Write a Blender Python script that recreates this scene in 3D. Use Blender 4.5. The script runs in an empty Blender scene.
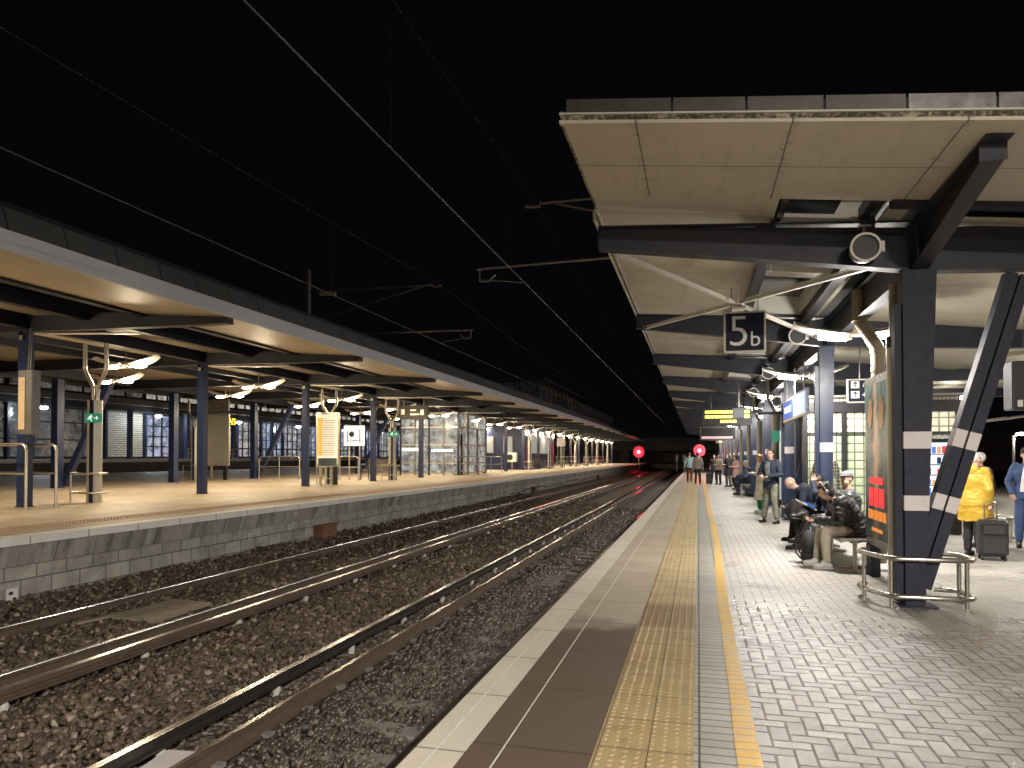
import bpy, bmesh, math, random
import numpy as np
from mathutils import Vector, Matrix, noise
random.seed(7); rng=np.random.default_rng(5)
sc=bpy.context.scene
COL=sc.collection
PI=math.pi
# ------------------------------------------------------------------ materials
def _nt(name):
    m=bpy.data.materials.new(name); m.use_nodes=True
    nt=m.node_tree; b=nt.nodes['Principled BSDF']
    return m,nt,b
def N(nt,t,**k):
    n=nt.nodes.new(t)
    for a,v in k.items():
        if a.startswith('i_'):
            key=a[2:]
            n.inputs[int(key) if key.isdigit() else key].default_value=v
        else: setattr(n,a,v)
    return n
def math_(nt,op,a,b=None,c=None,clamp=False):
    n=nt.nodes.new('ShaderNodeMath'); n.operation=op; n.use_clamp=clamp
    for i,v in enumerate((a,b,c)):
        if v is None: continue
        if isinstance(v,(int,float)): n.inputs[i].default_value=v
        else: nt.links.new(v,n.inputs[i])
    return n.outputs[0]
def mix(nt,f,a,b,mode='MIX'):
    n=nt.nodes.new('ShaderNodeMix'); n.data_type='RGBA'; n.blend_type=mode
    for s,v in ((n.inputs[0],f),(n.inputs[6],a),(n.inputs[7],b)):
        if isinstance(v,(int,float)): s.default_value=v
        elif isinstance(v,(tuple,list)): s.default_value=(*v[:3],1)
        else: nt.links.new(v,s)
    return n.outputs[2]
def noise_(nt,co,scale,detail=4,rough=.55,dist=0):
    n=N(nt,'ShaderNodeTexNoise'); n.inputs['Scale'].default_value=scale; n.inputs['Detail'].default_value=detail
    n.inputs['Roughness'].default_value=rough; n.inputs['Distortion'].default_value=dist
    nt.links.new(co,n.inputs['Vector']); return n.outputs[0]
def ramp(nt,f,lo,hi):
    n=N(nt,'ShaderNodeMapRange'); n.clamp=True
    n.inputs[1].default_value=lo; n.inputs[2].default_value=hi
    nt.links.new(f,n.inputs[0]); return n.outputs[0]
def bump(nt,b,h,strength=.5,dist=.01):
    n=N(nt,'ShaderNodeBump'); n.inputs['Strength'].default_value=strength; n.inputs['Distance'].default_value=dist
    nt.links.new(h,n.inputs['Height'])
    old=b.inputs['Normal']
    if old.is_linked: nt.links.new(old.links[0].from_socket,n.inputs['Normal'])
    nt.links.new(n.outputs[0],old)
def objco(nt):
    t=N(nt,'ShaderNodeTexCoord'); return t.outputs['Object']
def M(name,col,rough=.5,metal=0,var=.15,scale=3,bmp=0,bscale=60,coat=0,dirt=0,dirtcol=(.05,.045,.035),spec=None):
    m,nt,b=_nt(name); co=objco(nt)
    n1=noise_(nt,co,scale,5,.6); n2=noise_(nt,co,scale*7,4,.6)
    f=math_(nt,'MULTIPLY_ADD',n2,.4,math_(nt,'MULTIPLY',n1,.6))
    f=ramp(nt,f,.3,.7)
    c=mix(nt,f,[x*(1-var) for x in col],[min(1,x*(1+var)) for x in col])
    if dirt:
        d=ramp(nt,noise_(nt,co,scale*2.3,8,.7,.6),.52,.75)
        c=mix(nt,math_(nt,'MULTIPLY',d,dirt),c,dirtcol)
    nt.links.new(c,b.inputs['Base Color'])
    r=N(nt,'ShaderNodeMapRange'); r.inputs[3].default_value=max(.03,rough-.09); r.inputs[4].default_value=min(1,rough+.12)
    nt.links.new(noise_(nt,co,scale*3.1,5),r.inputs[0]); nt.links.new(r.outputs[0],b.inputs['Roughness'])
    b.inputs['Metallic'].default_value=metal
    if coat: b.inputs['Coat Weight'].default_value=coat
    if spec is not None: b.inputs['Specular IOR Level'].default_value=spec
    if bmp: bump(nt,b,noise_(nt,co,bscale,4,.6),bmp,.01)
    return m
def EM(name,col,s,base=(.6,.6,.6)):
    m,nt,b=_nt(name); b.inputs['Base Color'].default_value=(*base,1)
    b.inputs['Emission Color'].default_value=(*col,1); b.inputs['Emission Strength'].default_value=s
    return m
def linemask(nt,sock,period,width,off=0):
    # 1 on a thin line every period
    a=math_(nt,'ADD',sock,off+1000*period)
    p=math_(nt,'PINGPONG',a,period/2)
    return math_(nt,'LESS_THAN',p,width/2)
def M_panels(name,col,px,py,w=.012,rough=.5,line=(.05,.045,.04),var=.06,ax='X',ay='Y',offx=0,offy=0,dirt=.25,screws=False):
    m,nt,b=_nt(name); co=objco(nt)
    s=N(nt,'ShaderNodeSeparateXYZ'); nt.links.new(co,s.inputs[0])
    c=mix(nt,ramp(nt,noise_(nt,co,1.3,6,.65),.3,.7),[x*(1-var) for x in col],[x*(1+var) for x in col])
    # stains
    d=ramp(nt,noise_(nt,co,.9,9,.72,1.2),.55,.78)
    c=mix(nt,math_(nt,'MULTIPLY',d,dirt),c,(col[0]*.42,col[1]*.38,col[2]*.3))
    l=None
    if px: l=linemask(nt,s.outputs[ax],px,w,offx)
    if py:
        l2=linemask(nt,s.outputs[ay],py,w,offy); l=l2 if l is None else math_(nt,'MAXIMUM',l,l2)
    if screws:
        sx=linemask(nt,s.outputs[ax],px,.13,offx); sx2=linemask(nt,s.outputs[ax],px,.108,offx)
        dots=math_(nt,'MULTIPLY',math_(nt,'SUBTRACT',sx,sx2),linemask(nt,s.outputs[ay],.14,.014,0))
        c=mix(nt,math_(nt,'MULTIPLY',dots,.7),c,(.10,.08,.05))
        near=linemask(nt,s.outputs[ax],px,.10,offx)
        c=mix(nt,math_(nt,'MULTIPLY',math_(nt,'MULTIPLY',near,ramp(nt,noise_(nt,co,14,5,.8),.5,.6)),.45),c,(.16,.13,.07))
        mp=N(nt,'ShaderNodeMapping'); mp.inputs['Scale'].default_value=(5,.6,1); nt.links.new(co,mp.inputs[0])
        c=mix(nt,math_(nt,'MULTIPLY',ramp(nt,noise_(nt,mp.outputs[0],1.6,6,.7),.55,.75),.35),c,(.24,.20,.14))
    if l is not None:
        c=mix(nt,math_(nt,'MULTIPLY',l,.85),c,line)
        bump(nt,b,math_(nt,'SUBTRACT',1,l),.3,.01)
    nt.links.new(c,b.inputs['Base Color']); b.inputs['Roughness'].default_value=rough
    return m
def M_herring(name):
    m,nt,b=_nt(name); co=objco(nt)
    s=N(nt,'ShaderNodeSeparateXYZ'); nt.links.new(co,s.inputs[0])
    w=.105
    wob=noise_(nt,co,3,2); 
    X=math_(nt,'DIVIDE',math_(nt,'ADD',s.outputs[0],math_(nt,'MULTIPLY_ADD',wob,.012,50)),w)
    Y=math_(nt,'DIVIDE',math_(nt,'ADD',s.outputs[1],math_(nt,'MULTIPLY_ADD',wob,-.012,50)),w)
    i=math_(nt,'FLOOR',X); j=math_(nt,'FLOOR',Y); fx=math_(nt,'FRACT',X); fy=math_(nt,'FRACT',Y)
    k=math_(nt,'FLOORED_MODULO',math_(nt,'SUBTRACT',i,j),4)
    def eq(v): return math_(nt,'COMPARE',k,v,.3)
    e0,e1,e2,e3=eq(0),eq(1),eq(2),eq(3)
    dl=math_(nt,'ADD',fx,e1); dr=math_(nt,'ADD',math_(nt,'SUBTRACT',1,fx),e0)
    db=math_(nt,'ADD',fy,e2); dt=math_(nt,'ADD',math_(nt,'SUBTRACT',1,fy),e3)
    d=math_(nt,'MINIMUM',math_(nt,'MINIMUM',dl,dr),math_(nt,'MINIMUM',db,dt))
    joint=math_(nt,'SUBTRACT',1,ramp(nt,d,.03,.085))
    cid=N(nt,'ShaderNodeCombineXYZ')
    nt.links.new(math_(nt,'SUBTRACT',i,e1),cid.inputs[0]); nt.links.new(math_(nt,'SUBTRACT',j,e2),cid.inputs[1])
    wn=N(nt,'ShaderNodeTexWhiteNoise'); nt.links.new(cid.outputs[0],wn.inputs[0])
    c=mix(nt,wn.outputs[0],(.29,.28,.265),(.40,.39,.37))
    big=noise_(nt,co,.55,6,.6)
    c=mix(nt,ramp(nt,big,.35,.7),c,(.30,.265,.22))
    c=mix(nt,ramp(nt,noise_(nt,co,190,3),.35,.7),c,(.2,.19,.17),'MIX') if False else c
    speck=ramp(nt,noise_(nt,co,230,2,.5),.45,.7)
    c=mix(nt,math_(nt,'MULTIPLY',speck,.35),c,(.16,.15,.135))
    # wet patches: outside the canopy and around leaks
    wet=math_(nt,'ADD',ramp(nt,math_(nt,'MULTIPLY',s.outputs[1],-1),-9.6,-5.6),math_(nt,'MULTIPLY',math_(nt,'SUBTRACT',noise_(nt,co,.8,5,.6),.5),2.4))
    wet=ramp(nt,wet,.05,.6)
    wet=math_(nt,'MULTIPLY',wet,ramp(nt,math_(nt,'MULTIPLY',s.outputs[1],-1),-12,-8.5))
    puddle=ramp(nt,noise_(nt,co,1.7,5,.65,.5),.60,.68)
    stain=math_(nt,'MAXIMUM',ramp(nt,noise_(nt,co,1.25,4,.6,.3),.58,.70),math_(nt,'MULTIPLY',math_(nt,'MULTIPLY',ramp(nt,s.outputs[0],1.0,3.0),wet),ramp(nt,noise_(nt,co,.9,6,.65,.5),.36,.58)))
    c=mix(nt,math_(nt,'MULTIPLY',stain,.72),c,(.115,.085,.058))
    c=mix(nt,math_(nt,'MULTIPLY',wet,.5),c,(.13,.12,.108))
    vg=N(nt,'ShaderNodeTexVoronoi'); vg.inputs['Scale'].default_value=3.1; nt.links.new(co,vg.inputs['Vector'])
    gum=math_(nt,'SUBTRACT',1,ramp(nt,vg.outputs['Distance'],.045,.07))
    c=mix(nt,math_(nt,'MULTIPLY',gum,.55),c,(.09,.08,.07))
    c=mix(nt,math_(nt,'MULTIPLY',joint,math_(nt,'MULTIPLY_ADD',noise_(nt,co,3.3,4,.7),1.0,.0)),c,(.05,.043,.037))
    nt.links.new(c,b.inputs['Base Color'])
    r=math_(nt,'SUBTRACT',.56,math_(nt,'MULTIPLY',wet,.38)); b.inputs['Specular IOR Level'].default_value=1.0
    r=math_(nt,'SUBTRACT',r,math_(nt,'MULTIPLY',math_(nt,'MULTIPLY',wet,joint),.14)); r=math_(nt,'ADD',r,math_(nt,'MULTIPLY',stain,.10))
    r=math_(nt,'ADD',r,math_(nt,'MULTIPLY',math_(nt,'SUBTRACT',wn.outputs[0],.5),.05)); r=math_(nt,'ADD',r,math_(nt,'MULTIPLY',math_(nt,'SUBTRACT',noise_(nt,co,1.9,6,.7,.4),.5),.35))
    nt.links.new(math_(nt,'MAXIMUM',r,.06),b.inputs['Roughness'])
    h=math_(nt,'ADD',math_(nt,'MULTIPLY',joint,-1),math_(nt,'MULTIPLY',wn.outputs[0],.10))
    h=math_(nt,'ADD',h,math_(nt,'MULTIPLY',noise_(nt,co,210,4,.7),.5))
    h=math_(nt,'ADD',h,math_(nt,'MULTIPLY',noise_(nt,co,9,4,.6),.5))
    bump(nt,b,h,.8,.006)
    return m
def M_brick(name,c1,c2,mortar,bw,bh,ms=.012,axes='XY',rough=.8,offset=.5,bmp=.5,stain=.3,staincol=(.06,.05,.045),vstreak=False,wetY=False):
    m,nt,b=_nt(name); co=objco(nt)
    s=N(nt,'ShaderNodeSeparateXYZ'); nt.links.new(co,s.inputs[0])
    cb=N(nt,'ShaderNodeCombineXYZ')
    nt.links.new(s.outputs[axes[0]],cb.inputs[0]); nt.links.new(s.outputs[axes[1]],cb.inputs[1])
    t=N(nt,'ShaderNodeTexBrick'); t.offset=offset
    nt.links.new(cb.outputs[0],t.inputs['Vector'])
    t.inputs['Color1'].default_value=(*c1,1); t.inputs['Color2'].default_value=(*c2,1); t.inputs['Mortar'].default_value=(*mortar,1)
    t.inputs['Scale'].default_value=1; t.inputs['Mortar Size'].default_value=ms; t.inputs['Brick Width'].default_value=bw; t.inputs['Row Height'].default_value=bh
    t.inputs['Mortar Smooth'].default_value=.3; t.inputs['Bias'].default_value=0
    c=t.outputs[0]
    st=ramp(nt,noise_(nt,co,1.1,8,.7,.8),.45,.72)
    c=mix(nt,math_(nt,'MULTIPLY',st,stain),c,staincol)
    if vstreak:
        mp=N(nt,'ShaderNodeMapping'); mp.inputs['Scale'].default_value=(1,2.2,.35); mp.inputs['Rotation'].default_value=(.5,0,0); nt.links.new(co,mp.inputs[0])
        vs=ramp(nt,noise_(nt,mp.outputs[0],2.6,6,.65),.5,.62)
        c=mix(nt,math_(nt,'MULTIPLY',vs,.7),c,(.42,.40,.36))
        vs=ramp(nt,noise_(nt,mp.outputs[0],1.7,6,.65),.5,.62)
        c=mix(nt,math_(nt,'MULTIPLY',vs,.6),c,(.05,.048,.04))
    sp=ramp(nt,noise_(nt,co,90,3),.4,.75)
    c=mix(nt,math_(nt,'MULTIPLY',sp,.25),c,staincol)
    nt.links.new(c,b.inputs['Base Color']); b.inputs['Roughness'].default_value=rough
    h=math_(nt,'ADD',math_(nt,'MULTIPLY',t.outputs[1],-1),math_(nt,'MULTIPLY',noise_(nt,co,70,4),.4))
    bump(nt,b,h,bmp,.008)
    return m
def M_slab(name):
    m,nt,b=_nt(name); co=objco(nt)
    s=N(nt,'ShaderNodeSeparateXYZ'); nt.links.new(co,s.inputs[0])
    sp=ramp(nt,noise_(nt,co,170,3,.6),.35,.7)
    dry=mix(nt,ramp(nt,noise_(nt,co,1.2,6,.6),.3,.7),(.32,.265,.195),(.40,.34,.26))
    wetc=mix(nt,sp,(.06,.038,.023),(.13,.088,.056))
    w=math_(nt,'ADD',math_(nt,'MULTIPLY',s.outputs[1],-1),math_(nt,'MULTIPLY',math_(nt,'SUBTRACT',noise_(nt,co,1.1,6,.6),.5),2.0))
    w=ramp(nt,w,-7.2,-6.6)
    c=mix(nt,w,dry,wetc)
    c=mix(nt,math_(nt,'MULTIPLY',sp,.2),c,(.1,.09,.075))
    l=linemask(nt,s.outputs[1],1.02,.014,.25)
    c=mix(nt,math_(nt,'MULTIPLY',l,.85),c,(.02,.017,.014))
    nt.links.new(c,b.inputs['Base Color'])
    r=math_(nt,'SUBTRACT',.72,math_(nt,'MULTIPLY',w,math_(nt,'MULTIPLY_ADD',noise_(nt,co,2.2,4),.3,.05)))
    nt.links.new(r,b.inputs['Roughness'])
    bump(nt,b,math_(nt,'SUBTRACT',math_(nt,'MULTIPLY',sp,.4),math_(nt,'MULTIPLY',l,2)),.5,.004)
    return m
def M_tactile(name):
    m,nt,b=_nt(name); co=objco(nt)
    s=N(nt,'ShaderNodeSeparateXYZ'); nt.links.new(co,s.inputs[0])
    c=mix(nt,ramp(nt,noise_(nt,co,3,6,.65),.3,.7),(.36,.27,.135),(.47,.37,.20))
    # slab to slab variation
    cid=N(nt,'ShaderNodeCombineXYZ'); nt.links.new(math_(nt,'FLOOR',math_(nt,'DIVIDE',math_(nt,'ADD',s.outputs[1],.1),.45)),cid.inputs[0])
    wn=N(nt,'ShaderNodeTexWhiteNoise'); nt.links.new(cid.outputs[0],wn.inputs[0])
    c=mix(nt,math_(nt,'MULTIPLY',wn.outputs[0],.4),c,(.42,.30,.14))
    dirt=ramp(nt,noise_(nt,co,2.4,8,.7,.7),.55,.72)
    c=mix(nt,math_(nt,'MULTIPLY',dirt,.75),c,(.13,.09,.045))
    yb=math_(nt,'ADD',s.outputs[1],math_(nt,'MULTIPLY',math_(nt,'SUBTRACT',noise_(nt,co,2.5,5,.6),.5),.35))
    band=math_(nt,'MULTIPLY',ramp(nt,yb,6.75,6.85),ramp(nt,math_(nt,'MULTIPLY',yb,-1),-8.0,-7.75))
    c=mix(nt,math_(nt,'MULTIPLY',band,.7),c,(.17,.10,.035))
    # ribbing between the studs
    rib=math_(nt,'PINGPONG',math_(nt,'ADD',s.outputs[1],10),.008)
    rb=ramp(nt,rib,.001,.0055)
    c=mix(nt,math_(nt,'MULTIPLY',math_(nt,'SUBTRACT',1,rb),.55),c,(.14,.10,.055))
    l=math_(nt,'MAXIMUM',linemask(nt,s.outputs[1],.45,.012,.1),linemask(nt,s.outputs[0],.27,.008,.0))
    c=mix(nt,math_(nt,'MULTIPLY',l,.8),c,(.04,.03,.02))
    nt.links.new(c,b.inputs['Base Color'])
    w=ramp(nt,math_(nt,'MULTIPLY',s.outputs[1],-1),-7.5,-6.2)
    r=math_(nt,'SUBTRACT',.6,math_(nt,'MULTIPLY',w,.28)); nt.links.new(r,b.inputs['Roughness'])
    bump(nt,b,math_(nt,'ADD',rb,math_(nt,'MULTIPLY',l,-2)),.4,.003)
    return m
def M_yellow(name):
    m,nt,b=_nt(name); co=objco(nt)
    s=N(nt,'ShaderNodeSeparateXYZ'); nt.links.new(co,s.inputs[0])
    c=mix(nt,ramp(nt,noise_(nt,co,4,6,.65),.3,.7),(.52,.28,.006),(.60,.36,.012))
    l=linemask(nt,s.outputs[1],.105,.014,.0)
    wear=ramp(nt,math_(nt,'MULTIPLY_ADD',noise_(nt,co,5,4,.6),.25,math_(nt,'MULTIPLY',noise_(nt,co,30,6,.75,.5),.78)),.50,.60)
    c=mix(nt,math_(nt,'MULTIPLY',wear,.75),c,(.36,.33,.27))
    c=mix(nt,math_(nt,'MULTIPLY',l,.6),c,(.2,.12,.02))
    nt.links.new(c,b.inputs['Base Color'])
    w=ramp(nt,math_(nt,'MULTIPLY',s.outputs[1],-1),-8,-6)
    b.inputs['Specular IOR Level'].default_value=.25
    nt.links.new(math_(nt,'SUBTRACT',.5,math_(nt,'MULTIPLY',w,.15)),b.inputs['Roughness'])
    bump(nt,b,math_(nt,'ADD',math_(nt,'MULTIPLY',l,-2),noise_(nt,co,120,4)),.5,.004)
    return m
def M_stone(name,c1,c2,c3,rough=.62,wet=False):
    m,nt,b=_nt(name); co=objco(nt)
    g=N(nt,'ShaderNodeNewGeometry')
    c=mix(nt,g.outputs['Random Per Island'],c1,c2)
    wn=N(nt,'ShaderNodeTexWhiteNoise'); wn.noise_dimensions='1D'; nt.links.new(g.outputs['Random Per Island'],wn.inputs[1])
    c=mix(nt,ramp(nt,wn.outputs[0],.78,1.0),c,c3)
    c=mix(nt,math_(nt,'MULTIPLY',ramp(nt,noise_(nt,co,45,4),.4,.7),.4),c,(.04,.03,.022))
    s=N(nt,'ShaderNodeSeparateXYZ'); nt.links.new(co,s.inputs[0])
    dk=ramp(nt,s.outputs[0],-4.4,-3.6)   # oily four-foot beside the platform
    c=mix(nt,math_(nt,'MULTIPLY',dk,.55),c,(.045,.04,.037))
    nt.links.new(c,b.inputs['Base Color'])
    nt.links.new(math_(nt,'SUBTRACT',rough,math_(nt,'MULTIPLY',dk,.3)),b.inputs['Roughness'])
    bump(nt,b,noise_(nt,co,120,4),.5,.004)
    return m
def M_ground(name):
    m,nt,b=_nt(name); co=objco(nt)
    v=N(nt,'ShaderNodeTexVoronoi'); v.inputs['Scale'].default_value=17; nt.links.new(co,v.inputs['Vector'])
    sv=N(nt,'ShaderNodeSeparateXYZ'); nt.links.new(v.outputs['Color'],sv.inputs[0])
    c=mix(nt,sv.outputs[0],(.10,.07,.048),(.27,.21,.16))
    c=mix(nt,ramp(nt,v.outputs['Distance'],.35,.8),c,(.02,.016,.012))
    s=N(nt,'ShaderNodeSeparateXYZ'); nt.links.new(co,s.inputs[0])
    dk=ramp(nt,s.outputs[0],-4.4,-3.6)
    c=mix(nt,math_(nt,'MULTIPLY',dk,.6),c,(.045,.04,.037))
    nt.links.new(c,b.inputs['Base Color']); b.inputs['Roughness'].default_value=.8
    bump(nt,b,math_(nt,'SUBTRACT',1,v.outputs['Distance']),1,.04)
    return m
def M_windows(name,cols,s,cell=(.9,.7),axes='YZ',seed=0,dark=.35):
    # lit interior seen through glass: shelves, posters and dark gaps as blocks
    m,nt,b=_nt(name); co=objco(nt)
    sp=N(nt,'ShaderNodeSeparateXYZ'); nt.links.new(co,sp.inputs[0])
    a=math_(nt,'FLOOR',math_(nt,'DIVIDE',sp.outputs[axes[0]],cell[0])); c=math_(nt,'FLOOR',math_(nt,'DIVIDE',sp.outputs[axes[1]],cell[1]))
    cb=N(nt,'ShaderNodeCombineXYZ'); nt.links.new(a,cb.inputs[0]); nt.links.new(c,cb.inputs[1]); cb.inputs[2].default_value=seed
    wn=N(nt,'ShaderNodeTexWhiteNoise'); nt.links.new(cb.outputs[0],wn.inputs[0])
    col=mix(nt,wn.outputs[0],cols[0],cols[1])
    col=mix(nt,ramp(nt,noise_(nt,co,1.9,6,.75,.4),.38,.66),(cols[0][0]*.12,cols[0][1]*.12,cols[0][2]*.14),col)
    col=mix(nt,math_(nt,'MULTIPLY',ramp(nt,noise_(nt,co,4.5,3,.8),.62,.7),.8),col,cols[2])
    nt.links.new(col,b.inputs['Emission Color']); b.inputs['Emission Strength'].default_value=s
    b.inputs['Base Color'].default_value=(.03,.03,.035,1); b.inputs['Roughness'].default_value=.12
    return m
def M_glassblock(name,col,s,cell=.19):
    m,nt,b=_nt(name); co=objco(nt)
    sp=N(nt,'ShaderNodeSeparateXYZ'); nt.links.new(co,sp.inputs[0])
    l=math_(nt,'MAXIMUM',linemask(nt,sp.outputs[0],cell,.028),linemask(nt,sp.outputs[2],cell,.028))
    px=math_(nt,'PINGPONG',math_(nt,'ADD',sp.outputs[0],1000*cell),cell/2); pz=math_(nt,'PINGPONG',math_(nt,'ADD',sp.outputs[2],1000*cell),cell/2)
    inner=ramp(nt,math_(nt,'MINIMUM',px,pz),.01,.09)
    ci=N(nt,'ShaderNodeCombineXYZ')
    nt.links.new(math_(nt,'FLOOR',math_(nt,'DIVIDE',sp.outputs[0],cell)),ci.inputs[0]); nt.links.new(math_(nt,'FLOOR',math_(nt,'DIVIDE',sp.outputs[2],cell)),ci.inputs[1])
    wn=N(nt,'ShaderNodeTexWhiteNoise'); nt.links.new(ci.outputs[0],wn.inputs[0])
    c=mix(nt,inner,[x*.75 for x in col],col)
    c=mix(nt,math_(nt,'MULTIPLY',wn.outputs[0],.3),c,[x*.45 for x in col])
    c=mix(nt,math_(nt,'MULTIPLY',ramp(nt,noise_(nt,co,.9,4,.6),.4,.7),.4),c,[x*.5 for x in col])
    c=mix(nt,math_(nt,'MULTIPLY',l,.85),c,(.06,.06,.05))
    nt.links.new(c,b.inputs['Emission Color']); b.inputs['Emission Strength'].default_value=s
    nt.links.new(c,b.inputs['Base Color']); b.inputs['Roughness'].default_value=.12
    bump(nt,b,inner,.6,.01)
    return m
m_navy=M('navy_paint',(.014,.02,.05),.36,0,.25,2,.05,40,dirt=.35,dirtcol=(.06,.055,.05))
m_navyR=M('navy_paint_grimy',(.020,.020,.036),.6,0,.3,3,.1,60,dirt=.5,dirtcol=(.05,.048,.05),spec=.3)
m_beam=M('dark_beam_paint',(.013,.014,.024),.55,0,.3,2,.06,40,dirt=.4,dirtcol=(.05,.045,.04))
m_blue=M('blue_paint',(.018,.029,.082),.32,0,.2,2,.03,40,dirt=.2)
m_blueR=M('deep_blue_paint',(.020,.031,.075),.36,0,.25,2,.05,40,dirt=.3)
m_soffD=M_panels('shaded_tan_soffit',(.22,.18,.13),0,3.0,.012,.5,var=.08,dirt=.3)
m_white=M('white_paint',(.68,.66,.60),.4,0,.08,3,dirt=.35,dirtcol=(.32,.28,.2))
m_band=M('pale_band',(.60,.55,.54),.45,0,.1,5,dirt=.2,dirtcol=(.3,.25,.22))
m_refl=M('reflector_white',(.72,.68,.60),.45,0,.06,3,dirt=.2,dirtcol=(.35,.3,.2))
m_steel=M('brushed_steel',(.55,.52,.47),.28,1,.12,6,.05,80)
m_steelL=M('warm_steel',(.58,.53,.44),.35,.9,.1,6)
m_cream=M('cream_cladding',(.66,.62,.52),.38,.2,.1,2,dirt=.2,dirtcol=(.4,.34,.24))
m_zinc=M('zinc_parapet',(.14,.135,.13),.5,.5,.15,1.5,dirt=.4,dirtcol=(.3,.29,.27))
m_zincD=M('dark_zinc',(.045,.046,.048),.55,.3,.15,1.5)
m_fascia=M('grey_fascia',(.70,.70,.74),.5,0,.06,.8,dirt=.15,dirtcol=(.25,.24,.22))
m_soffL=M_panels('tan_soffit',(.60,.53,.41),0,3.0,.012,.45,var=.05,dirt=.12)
m_soffR=M_panels('cream_soffit',(.60,.55,.44),0,.9,.014,.5,var=.06,dirt=.45,offy=.1)
m_soffF=M_panels('front_soffit_panels',(.62,.56,.45),1.25,20,.014,.5,var=.05,dirt=.3,offx=.3,offy=1.5,screws=True)
m_dark=M('black_paint',(.012,.012,.014),.4,0,.3,4)
m_black=M('black_plastic',(.02,.02,.022),.45,0,.3,4)
m_rust=M('rail_rust',(.10,.068,.048),.6,.3,.35,6,.3,60,dirt=.4,dirtcol=(.03,.02,.015))
m_railtop=M('rail_head',(.55,.52,.50),.16,1,.15,12)
m_cond=M('conductor_steel',(.07,.06,.055),.35,.7,.3,6,.1,60)
m_condtop=M('conductor_top',(.35,.32,.30),.22,1,.2,10)
m_ins=M('ceramic_insulator',(.42,.40,.37),.25,0,.05,5)
m_sleeper=M('sleeper_concrete',(.17,.155,.14),.8,0,.25,5,.3,60,dirt=.5)
m_wire=M('copper_wire',(.07,.06,.05),.5,.5,.1,5)
m_galv=M('galvanised',(.24,.225,.21),.45,.7,.15,4)
m_cop=M_panels('coping_concrete',(.52,.47,.39),0,.92,.016,.7,ax='X',ay='Y',var=.08,dirt=.35,line=(.12,.1,.08))
m_copL=M_panels('coping_painted',(.68,.66,.62),0,.92,.02,.6,var=.06,dirt=.25,line=(.2,.18,.15))
m_wall=M_brick('block_wall',(.30,.28,.25),(.42,.40,.355),(.16,.145,.13),.46,.225,.012,'YZ',.85,.5,.7,.75)
m_corbel=M_brick('corbel_concrete',(.30,.28,.25),(.36,.33,.30),(.10,.09,.08),.92,2,.012,'YZ',.8,.5,.4,.4,vstreak=True)
m_herr=M_herring('herringbone_pavers')
m_stack=M_brick('header_pavers',(.29,.27,.24),(.38,.36,.32),(.04,.035,.03),.23,.105,.008,'XY',.42,0,.7,.3)
m_slab=M_slab('edge_slabs')
m_tact=M_tactile('buff_tactile')
m_yel=M_yellow('yellow_line_paint')
m_paveL=M_brick('buff_pavers',(.38,.30,.21),(.50,.41,.30),(.24,.18,.11),.4,.2,.008,'XY',.55,.5,.2,.5,staincol=(.24,.17,.1))
m_tactL=M('terracotta_tactile',(.40,.26,.16),.65,0,.15,4,dirt=.3,dirtcol=(.2,.12,.07))
m_ballast=M_stone('ballast_stone',(.025,.016,.011),(.115,.077,.050),(.32,.25,.19))
m_ground=M_ground('ballast_bed')
m_skin=M('skin',(.55,.33,.23),.5,0,.06,30); m_skin2=M('skin_pale',(.66,.43,.33),.5,0,.06,30)
m_eye=M('eye_dark',(.03,.02,.02),.3,0,0,1); m_lip=M('lip',(.40,.17,.14),.5,0,.05,10)
m_tar=M('station_tarmac',(.06,.058,.055),.6,0,.3,2,.3,60)
CLOTH={}
def cloth(name,col,rough=.8,var=.2,bmp=.25,bs=45,coat=0):
    if name not in CLOTH: CLOTH[name]=M(name,col,rough,0,var,9,bmp,bs,coat=coat)
    return CLOTH[name]
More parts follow.
